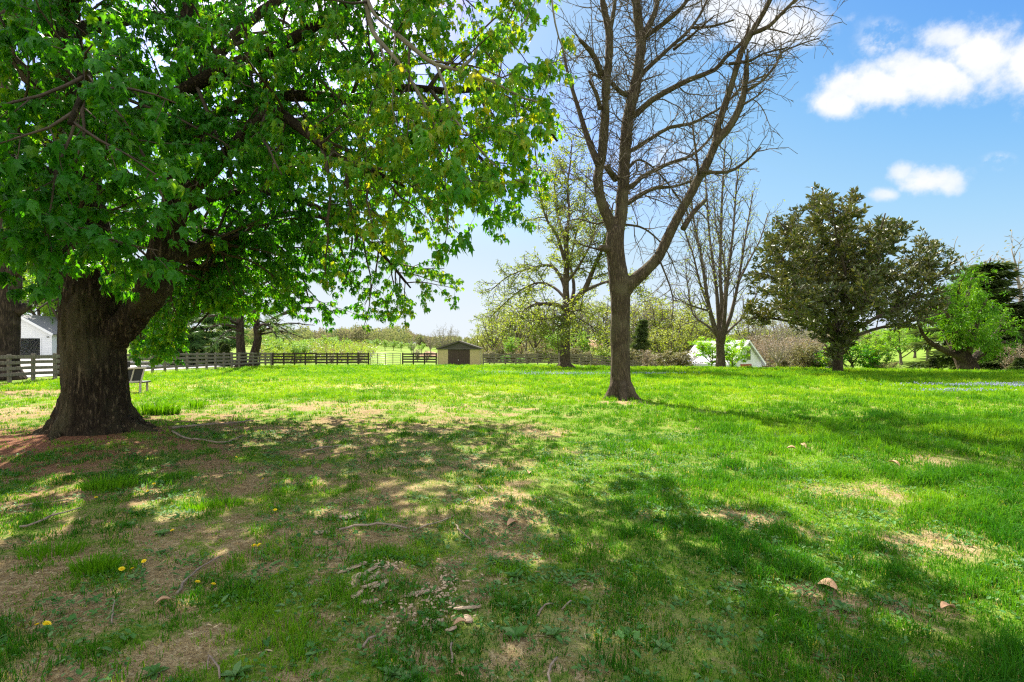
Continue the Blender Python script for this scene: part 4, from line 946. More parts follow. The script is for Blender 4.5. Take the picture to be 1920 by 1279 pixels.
def make_pines():
    """dark pines along the left fence"""
    q = random.Random(41)
    def pine(label, base, Y, pts, r0, boughs, nlen, dens, m=M_PINE, nk=10, keep=None):
        root = thing('pine_tree', label, 'tree', group=None); k = Y / F
        tr = smooth_line([P(x, y, Y) for x, y in pts], list(np.linspace(r0, r0 * .35, len(pts)) * k), .5); tr[1][0] *= 1.4
        organic('trunk', [tr], .07, M_PINEBARK, root, .02, 5, .8, 1, 3)
        sk = Sk(); T = dict(step=(.4, .3, .3), wig=(.1, .14, .2), trop=(.02, .01, .02), rmin=.012, leaf=1, gap=.16, max=1, t0=(.3, .2), den=(dens, 2), ang=(R(42), R(40)), len=((.6, 1.6), (.4, .8)), r=(.03, .02), tap=.4)
        for (a, b, rr, dy, leafy) in boughs:
            a = P(a[0], a[1], Y); b = P(b[0], b[1], Y + dy); md = a.lerp(b, .5) + UPV * (.10 * (b - a).length)
            l = smooth_line([a, md, b], [rr * k, rr * k * .6, rr * k * .2], .4); sk.add(*l)
            if leafy: spawn(sk, l[0], rr * k, 0, T, q, rads=l[1])
            else: spawn(sk, l[0], rr * k, 0, dict(T, leaf=9, den=(1.8, 1)), q, rads=l[1])
        link('branches', sk.mesh('branches'), M_PINEBARK, root)
        V, Fc = foliage(sk.nodes, nk, nlen, NEE, NEEF, .03, .15, 1.1, .3, .5); leaves('crown', V, Fc, node_tint(sk.nodes, nk, .45, .5, .35), 3, m, root)
    # far left trunk beyond the fence, only its right half in the frame
    pine('dark straight pine trunk at the far left behind the fence', None, 25, [(6, 712), (8, 640), (14, 540), (20, 430), (20, 330), (16, 200), (12, 60), (8, -100)], 25,
         [((28, 588), (150, 540), 9, 3, 1), ((25, 520), (110, 505), 4, -2, 1), ((25, 420), (70, 395), 5, 2, 0), ((24, 470), (120, 470), 3, 3, 1), ((20, 360), (100, 330), 4, -2, 1), ((10, 560), (-120, 540), 5, 2, 1), ((20, 450), (-110, 430), 4, -2, 1),
          ((24, 500), (150, 560), 3, 6, 1), ((18, 300), (130, 260), 4, 4, 1), ((15, 250), (-100, 200), 4, 0, 1), ((15, 220), (140, 180), 4, -4, 1), ((14, 150), (-120, 120), 4, 3, 1), ((14, 120), (150, 80), 4, 2, 1), ((12, 60), (-100, 20), 4, -4, 1), ((12, 40), (130, 0), 4, -5, 1), ((10, 0), (-90, -60), 4, 3, 1), ((10, -30), (110, -70), 4, 4, 1), ((16, 200), (30, 150), 4, -6, 1), ((16, 100), (40, 60), 4, -6, 1)], .26, 1.8)
    pine('slim dark pine half hidden behind the big maple trunk', None, 27, [(119, 705), (119, 640), (120, 560), (124, 470), (126, 380), (128, 250), (128, 80)], 10.5,
         [((119, 560), (60, 590), 3, -2, 1), ((122, 500), (200, 470), 3, 2, 1), ((122, 470), (50, 450), 3, 3, 1), ((124, 400), (210, 370), 3, -3, 1), ((124, 380), (50, 340), 3, 0, 1), ((121, 540), (190, 560), 3, 5, 1)], .26, 1.8)
    pine('twin pine with a straight dark trunk beside the fence corner', None, 44, [(452, 690), (452, 660), (450, 620), (452, 560), (452, 480), (450, 400), (448, 320)], 9,
         [((452, 615), (380, 618), 3, -3, 1), ((452, 600), (345, 612), 3, 2, 1), ((452, 590), (520, 600), 3, -3, 1), ((450, 580), (360, 560), 3, 4, 1), ((452, 560), (540, 560), 3, 3, 1), ((450, 540), (350, 520), 3, -2, 1), ((450, 500), (530, 480), 3, -2, 1), ((450, 480), (370, 450), 3, 3, 1), ((450, 620), (405, 640), 2, -4, 1), ((450, 430), (520, 400), 3, 2, 1), ((450, 610), (330, 585), 3, -5, 1), ((451, 635), (390, 655), 2, 3, 1)], .40, 2.6)
    pine('leaning forked pine with bare boughs reaching right over the fence corner', None, 46, [(474, 690), (476, 665), (484, 635), (480, 600), (482, 540), (478, 470), (474, 400), (474, 330)], 8.5,
         [((482, 625), (525, 600), 5.5, -2, 0), ((483, 622), (552, 585), 4, -1, 0), ((482, 616), (606, 575), 3.2, 0, 0), ((483, 624), (590, 610), 2.6, 1, 0), ((483, 628), (575, 636), 2.2, -1, 0), ((484, 618), (540, 622), 3, -4, 1), ((482, 615), (520, 632), 3, -5, 1), ((480, 600), (545, 640), 2, 3, 1),
          ((480, 590), (430, 600), 3, 3, 1), ((480, 540), (540, 520), 3, 2, 1), ((480, 520), (420, 500), 3, -3, 1), ((478, 460), (540, 430), 3, 0, 1), ((484, 610), (545, 615), 3, 0, 1)], .40, 2.6)
    for i, (px, Y, top, lab) in enumerate(((340, 48, 520, 'dense pine behind the left fence, nearest the big maple limb'), (395, 56, 470, 'taller pine between the big maple limb and the twin pine trunk'), (290, 52, 480, 'pine seen through the maple fork above the bench'))):
        plant('pine', i % 2, 'pine_tree', lab, 'tree', px, Y, top)


make_pines()


# ------------------------------------------------------------------ fences, gate, shed, house, garage, bench
def fence(label, path, m, h=1.28, nrail=4, postw=.13, board=.15, every=2, name='board_fence', inner=1):
    """posts along a path of ground points, boards nailed on the lawn side"""
    root = thing(name, label, 'fence'); pts = [Vector((x, y, g1(x, y))) for x, y in path]
    for p in pts:
        mb = MB(); rz = rnd.uniform(-.05, .05)
        mb.box(p + UPV * (h * .5 - .1), (postw, postw, h + .22), Matrix.Rotation(rz, 3, 'Z').to_4x4() @ Matrix.Rotation(rnd.gauss(0, .012), 4, 'X'), bev=.012); mb.build('post', m, root)
    for i in range(0, len(pts) - 1, every):
        a, b = pts[i], pts[min(i + every, len(pts) - 1)]; d = (b - a); L = d.length; rot = d.to_track_quat('X', 'Z').to_matrix().to_4x4(); nrm = Vector((-d.y, d.x, 0)).normalized() * inner
        for j in range(nrail):
            z = h - .12 - j * (h - .2) / nrail + rnd.gauss(0, .012)
            mb = MB(); c = a.lerp(b, .5) + UPV * z + nrm * (postw * .5 + .016); mb.box(c, (L - .012, .03, board), rot @ Matrix.Rotation(rnd.gauss(0, .006), 4, 'Y'), bev=.006); mb.build('rail', m, root)
    return root


XF = -22.6
lp = [(XF - .012 * (y - 20), y) for y in np.arange(17.2, 49.6, 1.17)]
fence('weathered grey four board fence along the left side of the lawn', lp, M_FENCE, inner=-1)
cx0, cy0 = lp[-1]
gx = lambda px, Y: (px - HX) / F * Y
bx = np.linspace(cx0 + .06, gx(691, 50.5), 10)
fence('dark stained four board fence between the fence corner and the metal gate', [(x, cy0 + .2 + (50.5 - cy0 - .2) * i / 9) for i, x in enumerate(bx)], M_FENCED, every=2, inner=-1)
fence('short dark board fence between the metal gate and the shed', [(gx(p, 51), 51) for p in (755, 775, 796, 818)], M_FENCED, every=1, inner=-1)
fence('grey board fence running right from the shed behind the budding tree', [(gx(p, 51), 51 + .004 * (p - 908)) for p in np.arange(906, 1300, 20.5)], M_FENCE, h=1.2, nrail=4, postw=.13, inner=-1)


def make_gate():
    a, b = Vector((gx(694, 50.7), 50.7, 0)), Vector((gx(751, 50.9), 50.9, 0)); L = (b - a).length
    root = thing('metal_gate', 'tubular metal farm gate in the back fence', 'gate', (a.x, a.y, g1(a.x, a.y)), math.atan2(b.y - a.y, b.x - a.x))
    mb = MB(); z0, z1 = .1, 1.22
    loop = [Vector((.05, 0, z0)), Vector((L, 0, z0)), Vector((L, 0, z1)), Vector((.05, 0, z1))]
    for i in range(4): mb.tube([loop[i], loop[(i + 1) % 4]], [.028, .028], 8)
    mb.build('gate_frame', M_STEEL, root, True)
    for i in range(1, 5): mb = MB(); z = z0 + (z1 - z0) * i / 5; mb.tube([(.05, 0, z), (L, 0, z)], [.02, .02], 8); mb.build('crossbar', M_STEEL, root, True)
    for t in (.25, .5, .75): mb = MB(); mb.box((L * t, -.03, (z0 + z1) / 2), (.06, .03, z1 - z0 + .04), bev=.006); mb.build('upright_strap', M_FENCED, root)


def make_shed():
    Y = 51.0; px = 860.5; x = gx(px, Y); z = g1(x, Y); k = Y / F
    root = thing('garden_shed', 'tan shed with dark double doors and a brown gabled roof standing in the back fence', 'shed', (x, Y, z - .05))
    m_tan = plain('tan shed boards', (.56, .45, .215), (.44, .35, .165), 4, .8, (12, 1, 1), .15); m_rf = plain('dark shed shingles', (.085, .075, .062), (.05, .045, .04), 25, .9, bump=.5); m_dr = plain('dark door boards', (.095, .064, .043), (.045, .03, .022), 9, .8, (6, 1, .5), .3)
    w2 = 40.0 * k; he = 31.5 * k + .05; hr = 46.5 * k; D = 3.6; dw = 20.5 * k
    for s in (-1, 1):
        mb = MB(); mb.box((s * (w2 + dw) / 2, .04, he / 2), (w2 - dw, .08, he)); mb.build('front_panel', m_tan, root)
        mb = MB(); mb.box((s * (w2 - .04), D / 2 + .08, he / 2), (.08, D - .004, he)); mb.build('side_wall', m_tan, root)
        d = MB(); d.box((s * dw / 2, .03, he / 2 - .02), (dw - .03, .05, he - .04)); dd = d.build('door', m_dr, root)
        for q_ in range(1, 5): b = MB(); b.box((s * dw * q_ / 5, .0, he / 2 - .02), (.02, .014, he - .1)); b.build('batten', m_dr, dd)
        if s < 0: hd = MB(); hd.box((-.06, -.015, he * .34), (.05, .04, .16), bev=.01); hd.build('handle', plain('pale handle', (.6, .58, .52), rough=.4), dd)
        mb = MB(); ln = math.hypot(w2 + .12, hr - he); a = math.atan2(hr - he, w2 + .12)
        mb.box((s * (w2 + .12) / 2, D / 2 - .05, (he + hr) / 2 + .05), (ln + .02, D + .35, .07), Matrix.Rotation(s * a, 4, 'Y')); mb.build('roof', m_rf, root)
        mb = MB(); mb.box((s * (w2 + .1) / 2, -.24, (he + hr) / 2 + .01), (ln, .03, .13), Matrix.Rotation(s * a, 4, 'Y')); mb.build('barge_board', plain('grey brown trim', (.12, .10, .085)), root)
        mb = MB(); mb.box((s * (w2 - .02), -.01, he / 2), (.07, .03, he)); mb.build('corner_trim', plain('pale trim', (.55, .47, .3)), root)
    mb = MB(); mb.box((0, D + .05, he / 2), (2 * w2 - .17, .08, he)); mb.build('back_wall', m_tan, root)
    mb = MB(); mb.prism([(-w2, he), (w2, he), (0, hr)], .06, Matrix.Translation((0, -.05, 0))); mb.build('gable', plain('dark gable boards', (.10, .088, .072), (.07, .06, .05), 5, .85, (1, 1, 14), .3), root)
    mb = MB(); mb.box((0, -.09, he), (2 * w2 + .1, .05, .10)); mb.build('header_board', plain('header board', (.13, .115, .095)), root)


def make_house():
    Y = 65.0; x = gx(1354, Y); z = -3.22
    root = thing('white_house', 'white gabled house with pale grey roof half sunk behind the lawn crest', 'house', (x, Y, z), R(-59))
    W2, L, he, hr = 2.95, 6.9, 3.15, 5.72           # local x = gable direction
    m_r = plain('pale grey shingles', (.50, .49, .55), (.42, .41, .46), 14, .8, bump=.3); m_d = plain('rust red boards', (.36, .09, .03), (.25, .055, .02), 5, .6)
    gxp = L / 2
    mb = MB(); mb.prism([(-W2, 0), (W2, 0), (W2, he), (0, hr), (-W2, he)], L, Matrix.Translation((-L / 2, 0, 0)) @ Matrix.Rotation(R(-90), 4, 'Z') @ Matrix.Translation((0, 0, 0)))
    wl = mb.build('wall', M_WHITEW, root)
    for i in range(24):                                # clapboard shadow lines on the gable end
        zz = .2 + i * .22
        ww = W2 if zz < he else W2 * (hr - zz) / (hr - he)
        if ww > .2: b = MB(); b.box((gxp + .012, 0, zz), (.02, 2 * ww - .02, .014)); b.build('clapboard', M_WHITEW, wl)
    for s in (-1, 1):
        a = math.atan2(hr - he, W2); ln = math.hypot(W2, hr - he) + .5
        mb = MB(); c = Vector((0, s * (W2 / 2 + .13), (he + hr) / 2 - .02)); mb.box(c, (L + .7, ln, .12), Matrix.Rotation(-s * a, 4, 'X')); rf = mb.build('roof', m_r, root)
        mb = MB(); mb.box((gxp + .37, c.y, c.z - .02), (.05, ln, .2), Matrix.Rotation(-s * a, 4, 'X')); mb.build('barge_board', M_WHITEW, root)
        mb = MB(); mb.box((0, s * (W2 + .36), he - .30), (L + .7, .05, .17)); mb.build('gutter', M_WHITEW, root)
    f = MB(); f.box((gxp + .03, .25, 4.15), (.06, 1.0, 1.45)); fo = f.build('window', M_WHITEW, root)
    g = MB(); g.box((gxp + .06, .25, 4.15), (.04, .8, 1.25)); g.build('pane', plain('dark window glass', (.06, .09, .03), (.03, .05, .02), 3, .08, spec=.6), fo)
    f = MB(); f.box((gxp + .04, -.2, 2.25), (.06, 2.1, 1.5)); do = f.build('door', m_d, root)
    g = MB(); g.box((gxp + .08, -.2, 2.4), (.03, 1.7, .5)); g.build('pane', plain('door panel', (.10, .03, .015)), do)
    # the low wing to the right
    mb = MB(); mb.box((gxp + .5, W2 - .2, 1.25), (1.6, 1.5, 2.5)); mb.build('porch', M_WHITEW, root)


def make_garage():
    Y = 53.0; k = Y / F; xr = gx(98, Y); z = g1(xr, Y) - .05
    root = thing('white_garage', 'white sided garage with an open dark doorway beyond the left fence', 'garage', (xr, Y, z))
    w = 6.6; he, hr, D = 2.75, 4.55, 6.0; dx0, dx1 = -1.22, -4.6; dh = 2.2
    def wall(x0, x1, z0, z1): mb = MB(); mb.box(((x0 + x1) / 2, .06, (z0 + z1) / 2), (abs(x1 - x0), .12, z1 - z0)); return mb.build('wall', M_WHITEW, root)
    wall(0, dx0, 0, he); wall(dx1, -w, 0, he); w3 = wall(dx0, dx1, dh, he)
    mb = MB(); mb.prism([(-w, he), (0, he), (-w / 2, hr)], .12); gb = mb.build('gable', M_WHITEW, root)
    for i in range(22):
        zz = .18 + i * .19
        for (a, b) in (((0, dx0),) if zz < dh else ((0, -w),)) if zz < he else ((-(zz - he) / (hr - he) * w / 2, -w + (zz - he) / (hr - he) * w / 2),):
            if abs(b - a) > .3: c = MB(); c.box(((a + b) / 2, -.008, zz), (abs(b - a) - .02, .016, .02)); c.build('clapboard', M_WHITEW, gb)
    for s in (0, 1): mb = MB(); mb.box((-.06 if s == 0 else -w + .06, D / 2 + .12, he / 2), (.12, D, he)); mb.build('side_wall', M_WHITEW, root)
    mb = MB(); mb.box((-w / 2, D + .18, he / 2), (w, .12, he)); mb.build('back_wall', M_WHITEW, root)
    for s in (-1, 1):
        a = math.atan2(hr - he, w / 2); ln = math.hypot(w / 2, hr - he) + .55
        mb = MB(); c = Vector((-w / 2 + s * (w / 4 + .22), D / 2, (he + hr) / 2 - .04)); mb.box(c, (ln, D + .9, .1), Matrix.Rotation(s * a, 4, 'Y')); mb.build('roof', plain('garage shingles', (.2, .2, .2), (.15, .15, .15), 16, .9), root)
        mb = MB(); mb.box(c + Vector((0, -D / 2 - .47, -.03)), (ln, .04, .24), Matrix.Rotation(s * a, 4, 'Y')); mb.build('barge_board', M_WHITEW, root)
    for xx in (dx0 + .06, dx1 - .06): mb = MB(); mb.box((xx, -.02, dh / 2), (.12, .05, dh)); mb.build('door_trim', M_WHITEW, root)
    mb = MB(); mb.box((-.06, -.02, he / 2), (.12, .05, he)); mb.build('corner_board', M_WHITEW, root)
    mb = MB(); mb.box((-.42, -.06, he - .42), (.22, .1, .1), bev=.02); mb.build('wall_lamp', plain('dark lamp', (.03, .03, .03)), root)
    mb = MB(); mb.box((-w / 2, D / 2, .03), (w - .3, D - .2, .06)); mb.build('floor_slab', plain('dark slab', (.12, .12, .12)), root)


def make_bench():
    Y = 17.5; k = Y / F; p = P(236, 732, Y); z = g1(p.x, p.y)
    root = thing('wooden_bench', 'black slatted bench with pale rails tilting beside the big maple trunk', 'bench', (p.x + .02, Y, z), R(8))
    m_b = plain('black painted slats', (.018, .017, .019), rough=.5); m_p = plain('pale worn wood', (.50, .44, .38), (.36, .31, .26), 8, .8)
    tilt = Matrix.Rotation(R(14), 4, 'Y')
    for i, xx in enumerate((-.55, -.24, .06, .36)): mb = MB(); mb.box((xx, 0, .62), (.27, .03, .5), tilt, bev=.008); mb.build('back_slat', m_b, root)
    for xx in (-.40, -.09, .21, .53): mb = MB(); mb.box((xx - .01, -.022, .60), (.045, .03, .52), tilt, bev=.006); mb.build('back_strut', m_p, root)
    for zz, xo, wd in ((.36, -.14, 1.15), (.83, .0, 1.3)): mb = MB(); mb.box((xo, -.05, zz), (wd, .035, .06), Matrix.Rotation(R(-3), 4, 'Y'), bev=.008); mb.build('rail', m_p, root)
    mb = MB(); mb.box((-.25, .03, .98), (.7, .03, .2), bev=.01); mb.build('head_board', m_b, root)
    mb = MB(); mb.box((-.08, .27, .36), (1.2, .46, .05), bev=.01); mb.build('seat', m_b, root)
    for sx in (-.6, .42):
        for sy in (.02, .44): mb = MB(); mb.box((sx, sy, .16), (.06, .06, .38), bev=.008); mb.build('leg', m_p, root)


make_gate(); make_shed(); make_house(); make_garage(); make_bench()


def sheet(name, x0, x1, y0, y1, m, dz=.03, n=30):
    X, Y = np.meshgrid(np.linspace(x0, x1, n), np.linspace(y0, y1, n)); V = np.stack([X, Y, gz(X, Y) + dz], -1).reshape(-1, 3)
    i = np.arange(n - 1)[:, None] * n + np.arange(n - 1)[None]; q = np.stack([i, i + 1, i + n + 1, i + n], -1).reshape(-1, 4)
    return tag(link(name, mesh_np(name, V, [q], None, True), m), kind='structure')


sheet('driveway', -62, -25.5, 27, 52.5, plain('pale driveway', (.42, .40, .37), (.34, .32, .30), 5, .9))

# ------------------------------------------------------------------ woods and shrubs beyond the fences
ROWS = [  # kind, variant, name, label, category, group, [(px, depth, top py, width)]
    ('leafy', 0, 'tree', 'bright yellow green young tree in the brush beyond the dark fence', 'tree', 'bright young trees beyond the dark fence', [(508, 64, 638, 1.5), (545, 62, 642, 1.5), (563, 66, 640, 1.5), (518, 74, 630, 1.3), (536, 80, 634, 1.2), (556, 70, 636, 1.3), (572, 84, 634, 1.1), (500, 84, 622, 1.2), (590, 90, 640, 1.2)]),
    ('leafy', 1, 'tree', 'round crowned yellow green tree beyond the dark fence', 'tree', 'round crowned trees beyond the dark fence', [(606, 92, 627, 1.5), (628, 98, 630, 1.5), (648, 105, 634, 1.4), (690, 150, 636, 1.5), (705, 160, 634, 1.4), (722, 150, 636, 1.4), (738, 155, 637, 1.4), (752, 150, 640, 1.3), (772, 120, 640, 1.3), (790, 130, 642, 1.3)]),
    ('brownshrub', 0, 'shrub', 'grey brown leafless bush just beyond the dark fence', 'shrub', 'brown bushes beyond the dark fence', [(622, 60, 660, 1.5), (673, 58, 655, 1.3), (640, 66, 655, 1.4), (783, 75, 652, 1.4), (800, 70, 654, 1.4)]),
    ('oliveshrub', 0, 'shrub', 'brown olive bush beneath the budding woods behind the grey fence', 'shrub', 'undergrowth bushes behind the grey fence', [(918, 60, 655, 1.6), (940, 66, 650, 1.5), (962, 62, 658, 1.6), (990, 60, 656, 1.5), (1012, 66, 650, 1.5), (1034, 60, 658, 1.5), (1078, 64, 650, 1.5), (1100, 60, 655, 1.4), (1150, 60, 650, 1.5), (1180, 64, 648, 1.5)]),
    ('twiggy', 0, 'tree', 'bare grey stemmed tree in the woods beyond the grey fence', 'tree', 'bare trees in the woods', [(830, 80, 606, 1.0), (845, 86, 612, .9), (775, 118, 632, 1.1), (808, 100, 622, 1.0), (932, 72, 588, .9), (958, 80, 580, 1.0), (985, 74, 575, .9), (1015, 84, 570, .9), (1040, 76, 580, 1.0), (1090, 80, 570, .9), (1120, 74, 575, 1.0), (1190, 80, 570, 1.0), (1222, 84, 565, 1.0), (1260, 90, 560, 1.0), (1420, 95, 590, 1.1), (1440, 88, 600, 1.2), (1475, 92, 600, 1.2), (1500, 98, 596, 1.2), (1535, 96, 600, 1.2)]),
    ('budding', 0, 'tree', 'pale green budding tree in the woods beyond the grey fence', 'tree', 'budding trees in the woods', [(895, 70, 615, 1.2), (912, 76, 598, 1.2), (925, 68, 605, 1.2), (948, 84, 582, 1.2), (972, 78, 578, 1.2), (1000, 72, 572, 1.2), (1025, 80, 565, 1.2), (1075, 76, 570, 1.2), (1105, 82, 560, 1.2), (1135, 78, 562, 1.2), (1160, 84, 560, 1.2), (1205, 90, 560, 1.2), (1235, 82, 572, 1.3), (1262, 78, 585, 1.3), (1285, 86, 575, 1.3), (1310, 92, 570, 1.3), (1400, 98, 585, 1.3), (1460, 110, 600, 1.3)]),
    ('budding', 1, 'tree', 'yellow green spreading tree in the woods right of the centre tree', 'tree', 'spreading budding trees right of the centre tree', [(1220, 72, 610, 1.5), (1250, 70, 618, 1.5), (1275, 74, 612, 1.5), (1300, 84, 600, 1.4), (1240, 96, 562, 1.4), (1330, 90, 590, 1.4)]),
    ('leafy', 0, 'tree', 'yellow green small tree low beside the budding tree trunk', 'tree', 'small green trees by the grey fence', [(1048, 62, 610, 1.1), (1082, 66, 620, 1.2), (965, 64, 630, 1.2)]),
    ('greenshrub', 0, 'shrub', 'low fresh green bush behind the grey fence', 'shrub', 'low green bushes behind the grey fence', [(948, 57, 664, 1.8), (975, 57, 668, 1.6)]),
    ('brownshrub', 1, 'shrub', 'tan brown leafless brush behind the lawn crest right of the white house', 'shrub', 'tan brush behind the lawn crest', [(1428, 76, 625, 1.2), (1448, 70, 632, 1.3), (1470, 74, 622, 1.2), (1492, 78, 618, 1.2), (1415, 86, 615, 1.2), (1515, 84, 620, 1.2)]),
    ('leafy', 1, 'tree', 'pale green tree far across the meadow behind the magnolia', 'tree', 'pale trees across the meadow', [(1640, 110, 622, 1.5), (1665, 130, 612, 1.5), (1690, 120, 605, 1.5), (1715, 140, 600, 1.5), (1740, 130, 595, 1.5), (1765, 150, 600, 1.5), (1850, 120, 570, 1.4), (1880, 140, 565, 1.4)]),
]
for kind, v, nm, lab, cat, grp, pos in ROWS:
    for i, (px, Y, top, wd) in enumerate(pos):
        if kind in ('budding', 'twiggy') and 880 < px < 1560: top -= .08 * (660 - top) + 5 * ((i * 7) % 5) - 6
        plant(kind, (v + i) % 2 if kind in ('twiggy', 'budding') else v, nm, lab, cat, px, Y, top, grp, wd)
plant('white', 0, 'tree', 'small white blossoming tree beyond the dark fence', 'tree', 583, 72, 655, None, 1.2)
plant('blossom', 0, 'tree', 'small dogwood tree with pink topped blossom just left of the bare tree trunk', 'tree', 1137, 54, 634, None, 1.7)
plant('spruce', 0, 'conifer', 'narrow dark conifer in the woods just right of the bare tree trunk', 'conifer', 1206, 68, 592, None, .9)
plant('brownshrub', 0, 'shrub', 'dry tan bush at the lawn edge right of the bare tree trunk', 'shrub', 1213, 50, 652, None, 1.7)
plant('oliveshrub', 1, 'shrub', 'wide dark arching bush left of the white house roof', 'shrub', 1262, 54, 650, None, 2.2)
plant('sapling', 0, 'sapling', 'bright green sapling left of the upright tree trunk in front of the house roof', 'sapling', 1334, 45, 622, None, 1.25)
plant('sapling', 1, 'sapling', 'bright green sapling right of the upright tree trunk before the house gable', 'sapling', 1372, 47, 626, None, 1.0)
plant('twiggy', 1, 'tree', 'small dark bare tree at the lawn crest left of the magnolia', 'tree', 1457, 47, 628, None, 1.2)
plant('oliveshrub', 1, 'shrub', 'tall dark olive drooping bush close behind the magnolia on its left', 'shrub', 1506, 46, 634, None, 1.5)
plant('greenshrub', 0, 'shrub', 'low spreading green bush just left of the magnolia trunk', 'shrub', 1536, 48, 650, None, 1.7)
plant('oliveshrub', 0, 'shrub', 'broad olive bush between the bare crest tree and the drooping bush', 'shrub', 1482, 50, 652, None, 1.8)
plant('greenshrub', 0, 'shrub', 'rounded dark green bush right of the magnolia trunk', 'shrub', 1643, 44, 640, None, 1.5)
plant('leafy', 0, 'tree', 'leaning forked green tree between the magnolia trunk and the green bush', 'tree', 1606, 46, 605, None, 1.3)
plant('oliveshrub', 0, 'shrub', 'pinkish brown dry bush at the edge of the meadow gap', 'shrub', 1672, 42, 676, None, 1.8)
plant('spruce', 1, 'conifer', 'small sprawling dark conifer beneath the leaning lime green tree', 'conifer', 1757, 41, 668, None, 1.8)
plant('spruce', 0, 'conifer', 'tall dark conifer at the right edge behind the lime green tree', 'conifer', 1880, 52, 482, None, 1.9)
plant('spruce', 1, 'conifer', 'second dark conifer at the far right edge, filling the corner', 'conifer', 1930, 50, 512, None, 1.9)
plant('spruce', 1, 'conifer', 'low dark conifer skirt under the right edge conifers', 'conifer', 1862, 47, 596, None, 2.0)
plant('brownshrub', 1, 'shrub', 'tan leafless bush in front of the right edge conifers', 'shrub', 1906, 43, 632, None, 1.3)
plant('spruce', 0, 'conifer', 'dark low conifer at the right end of the lawn', 'conifer', 1900, 42, 668, None, 2.0)
plant('twiggy', 0, 'tree', 'thin leaved grey tree crown rising at the right edge', 'tree', 1935, 56, 430, None, 1.2)


def make_lime():
    root = thing('lime_tree', 'lime green young leaved tree with a dark leaning forked trunk right of the magnolia', 'tree'); q = random.Random(61); Y = 39.0; k = Y / F
    def L(pts, r0, r1, dy=0): return smooth_line([P(x, y, Y + dy * i / (len(pts) - 1)) for i, (x, y) in enumerate(pts)], list(np.linspace(r0, r1, len(pts)) * k), .4)
    tr = [L([(1818, 700), (1818, 690), (1808, 672), (1797, 660)], 17, 10), L([(1806, 692), (1798, 672), (1790, 655), (1780, 634), (1768, 610), (1756, 590)], 9, 5, 1), L([(1797, 668), (1780, 662), (1760, 652), (1742, 640), (1728, 622), (1720, 600)], 6, 2.5, -1)]
    st = [L([(1812, 680), (1822, 640), (1835, 600), (1850, 560)], 6, 1.4, -2), L([(1797, 660), (1800, 620), (1812, 570), (1822, 520)], 6, 1.4, 1), L([(1790, 655), (1785, 600), (1795, 560), (1800, 525)], 5, 1.2, -2.5), L([(1815, 680), (1845, 650), (1870, 620), (1882, 600)], 5, 1.2, 2),
          L([(1815, 685), (1840, 668), (1868, 650), (1885, 640)], 4, 1.2, -2), L([(1800, 650), (1830, 610), (1850, 590), (1868, 585)], 4, 1.2, 3), L([(1800, 650), (1790, 620), (1772, 580), (1765, 560)], 4, 1.2, -3), L([(1756, 590), (1770, 560), (1790, 535)], 3, 1, 1)]
    sk = Sk(); T = dict(step=(.4, .3, .3), wig=(.12, .16, .2), trop=(.0, -.05, -.05), rmin=.012, leaf=1, gap=.32, max=2, t0=(.15, .15), den=(2.4, 2.4), ang=(R(50), R(48)), len=((.9, 2.0), (.4, 1.0)), r=(.04, .02), tap=.35)
    for pts, rad in st: sk.add(pts, rad); spawn(sk, pts, rad[0], 0, T, q, t0=.15, rads=rad)
    organic('trunk', tr + [(p[:4], r[:4]) for p, r in st[:4]], .07, M_BARK, root, .025, 5, .9, 1, 15)
    for e in range(9): sk.nodes += [(n[0] + rng.normal(0, .34), n[1] + rng.normal(0, .34), n[2] + rng.normal(0, .26), *n[3:]) for n in sk.nodes[:len(sk.nodes) // (e + 1)]][::3]
    link('branches', sk.mesh('branches'), M_TWIGD, root)
    V, Fc = foliage(sk.nodes, 10, .28, ELL * np.array([[.42, 1, 1]]), ELLF, .2, .6, .3, .5, .5); leaves('crown', V, Fc, node_tint(sk.nodes, 10, .42, .6, .5), 7, M_LIME, root)


make_lime()


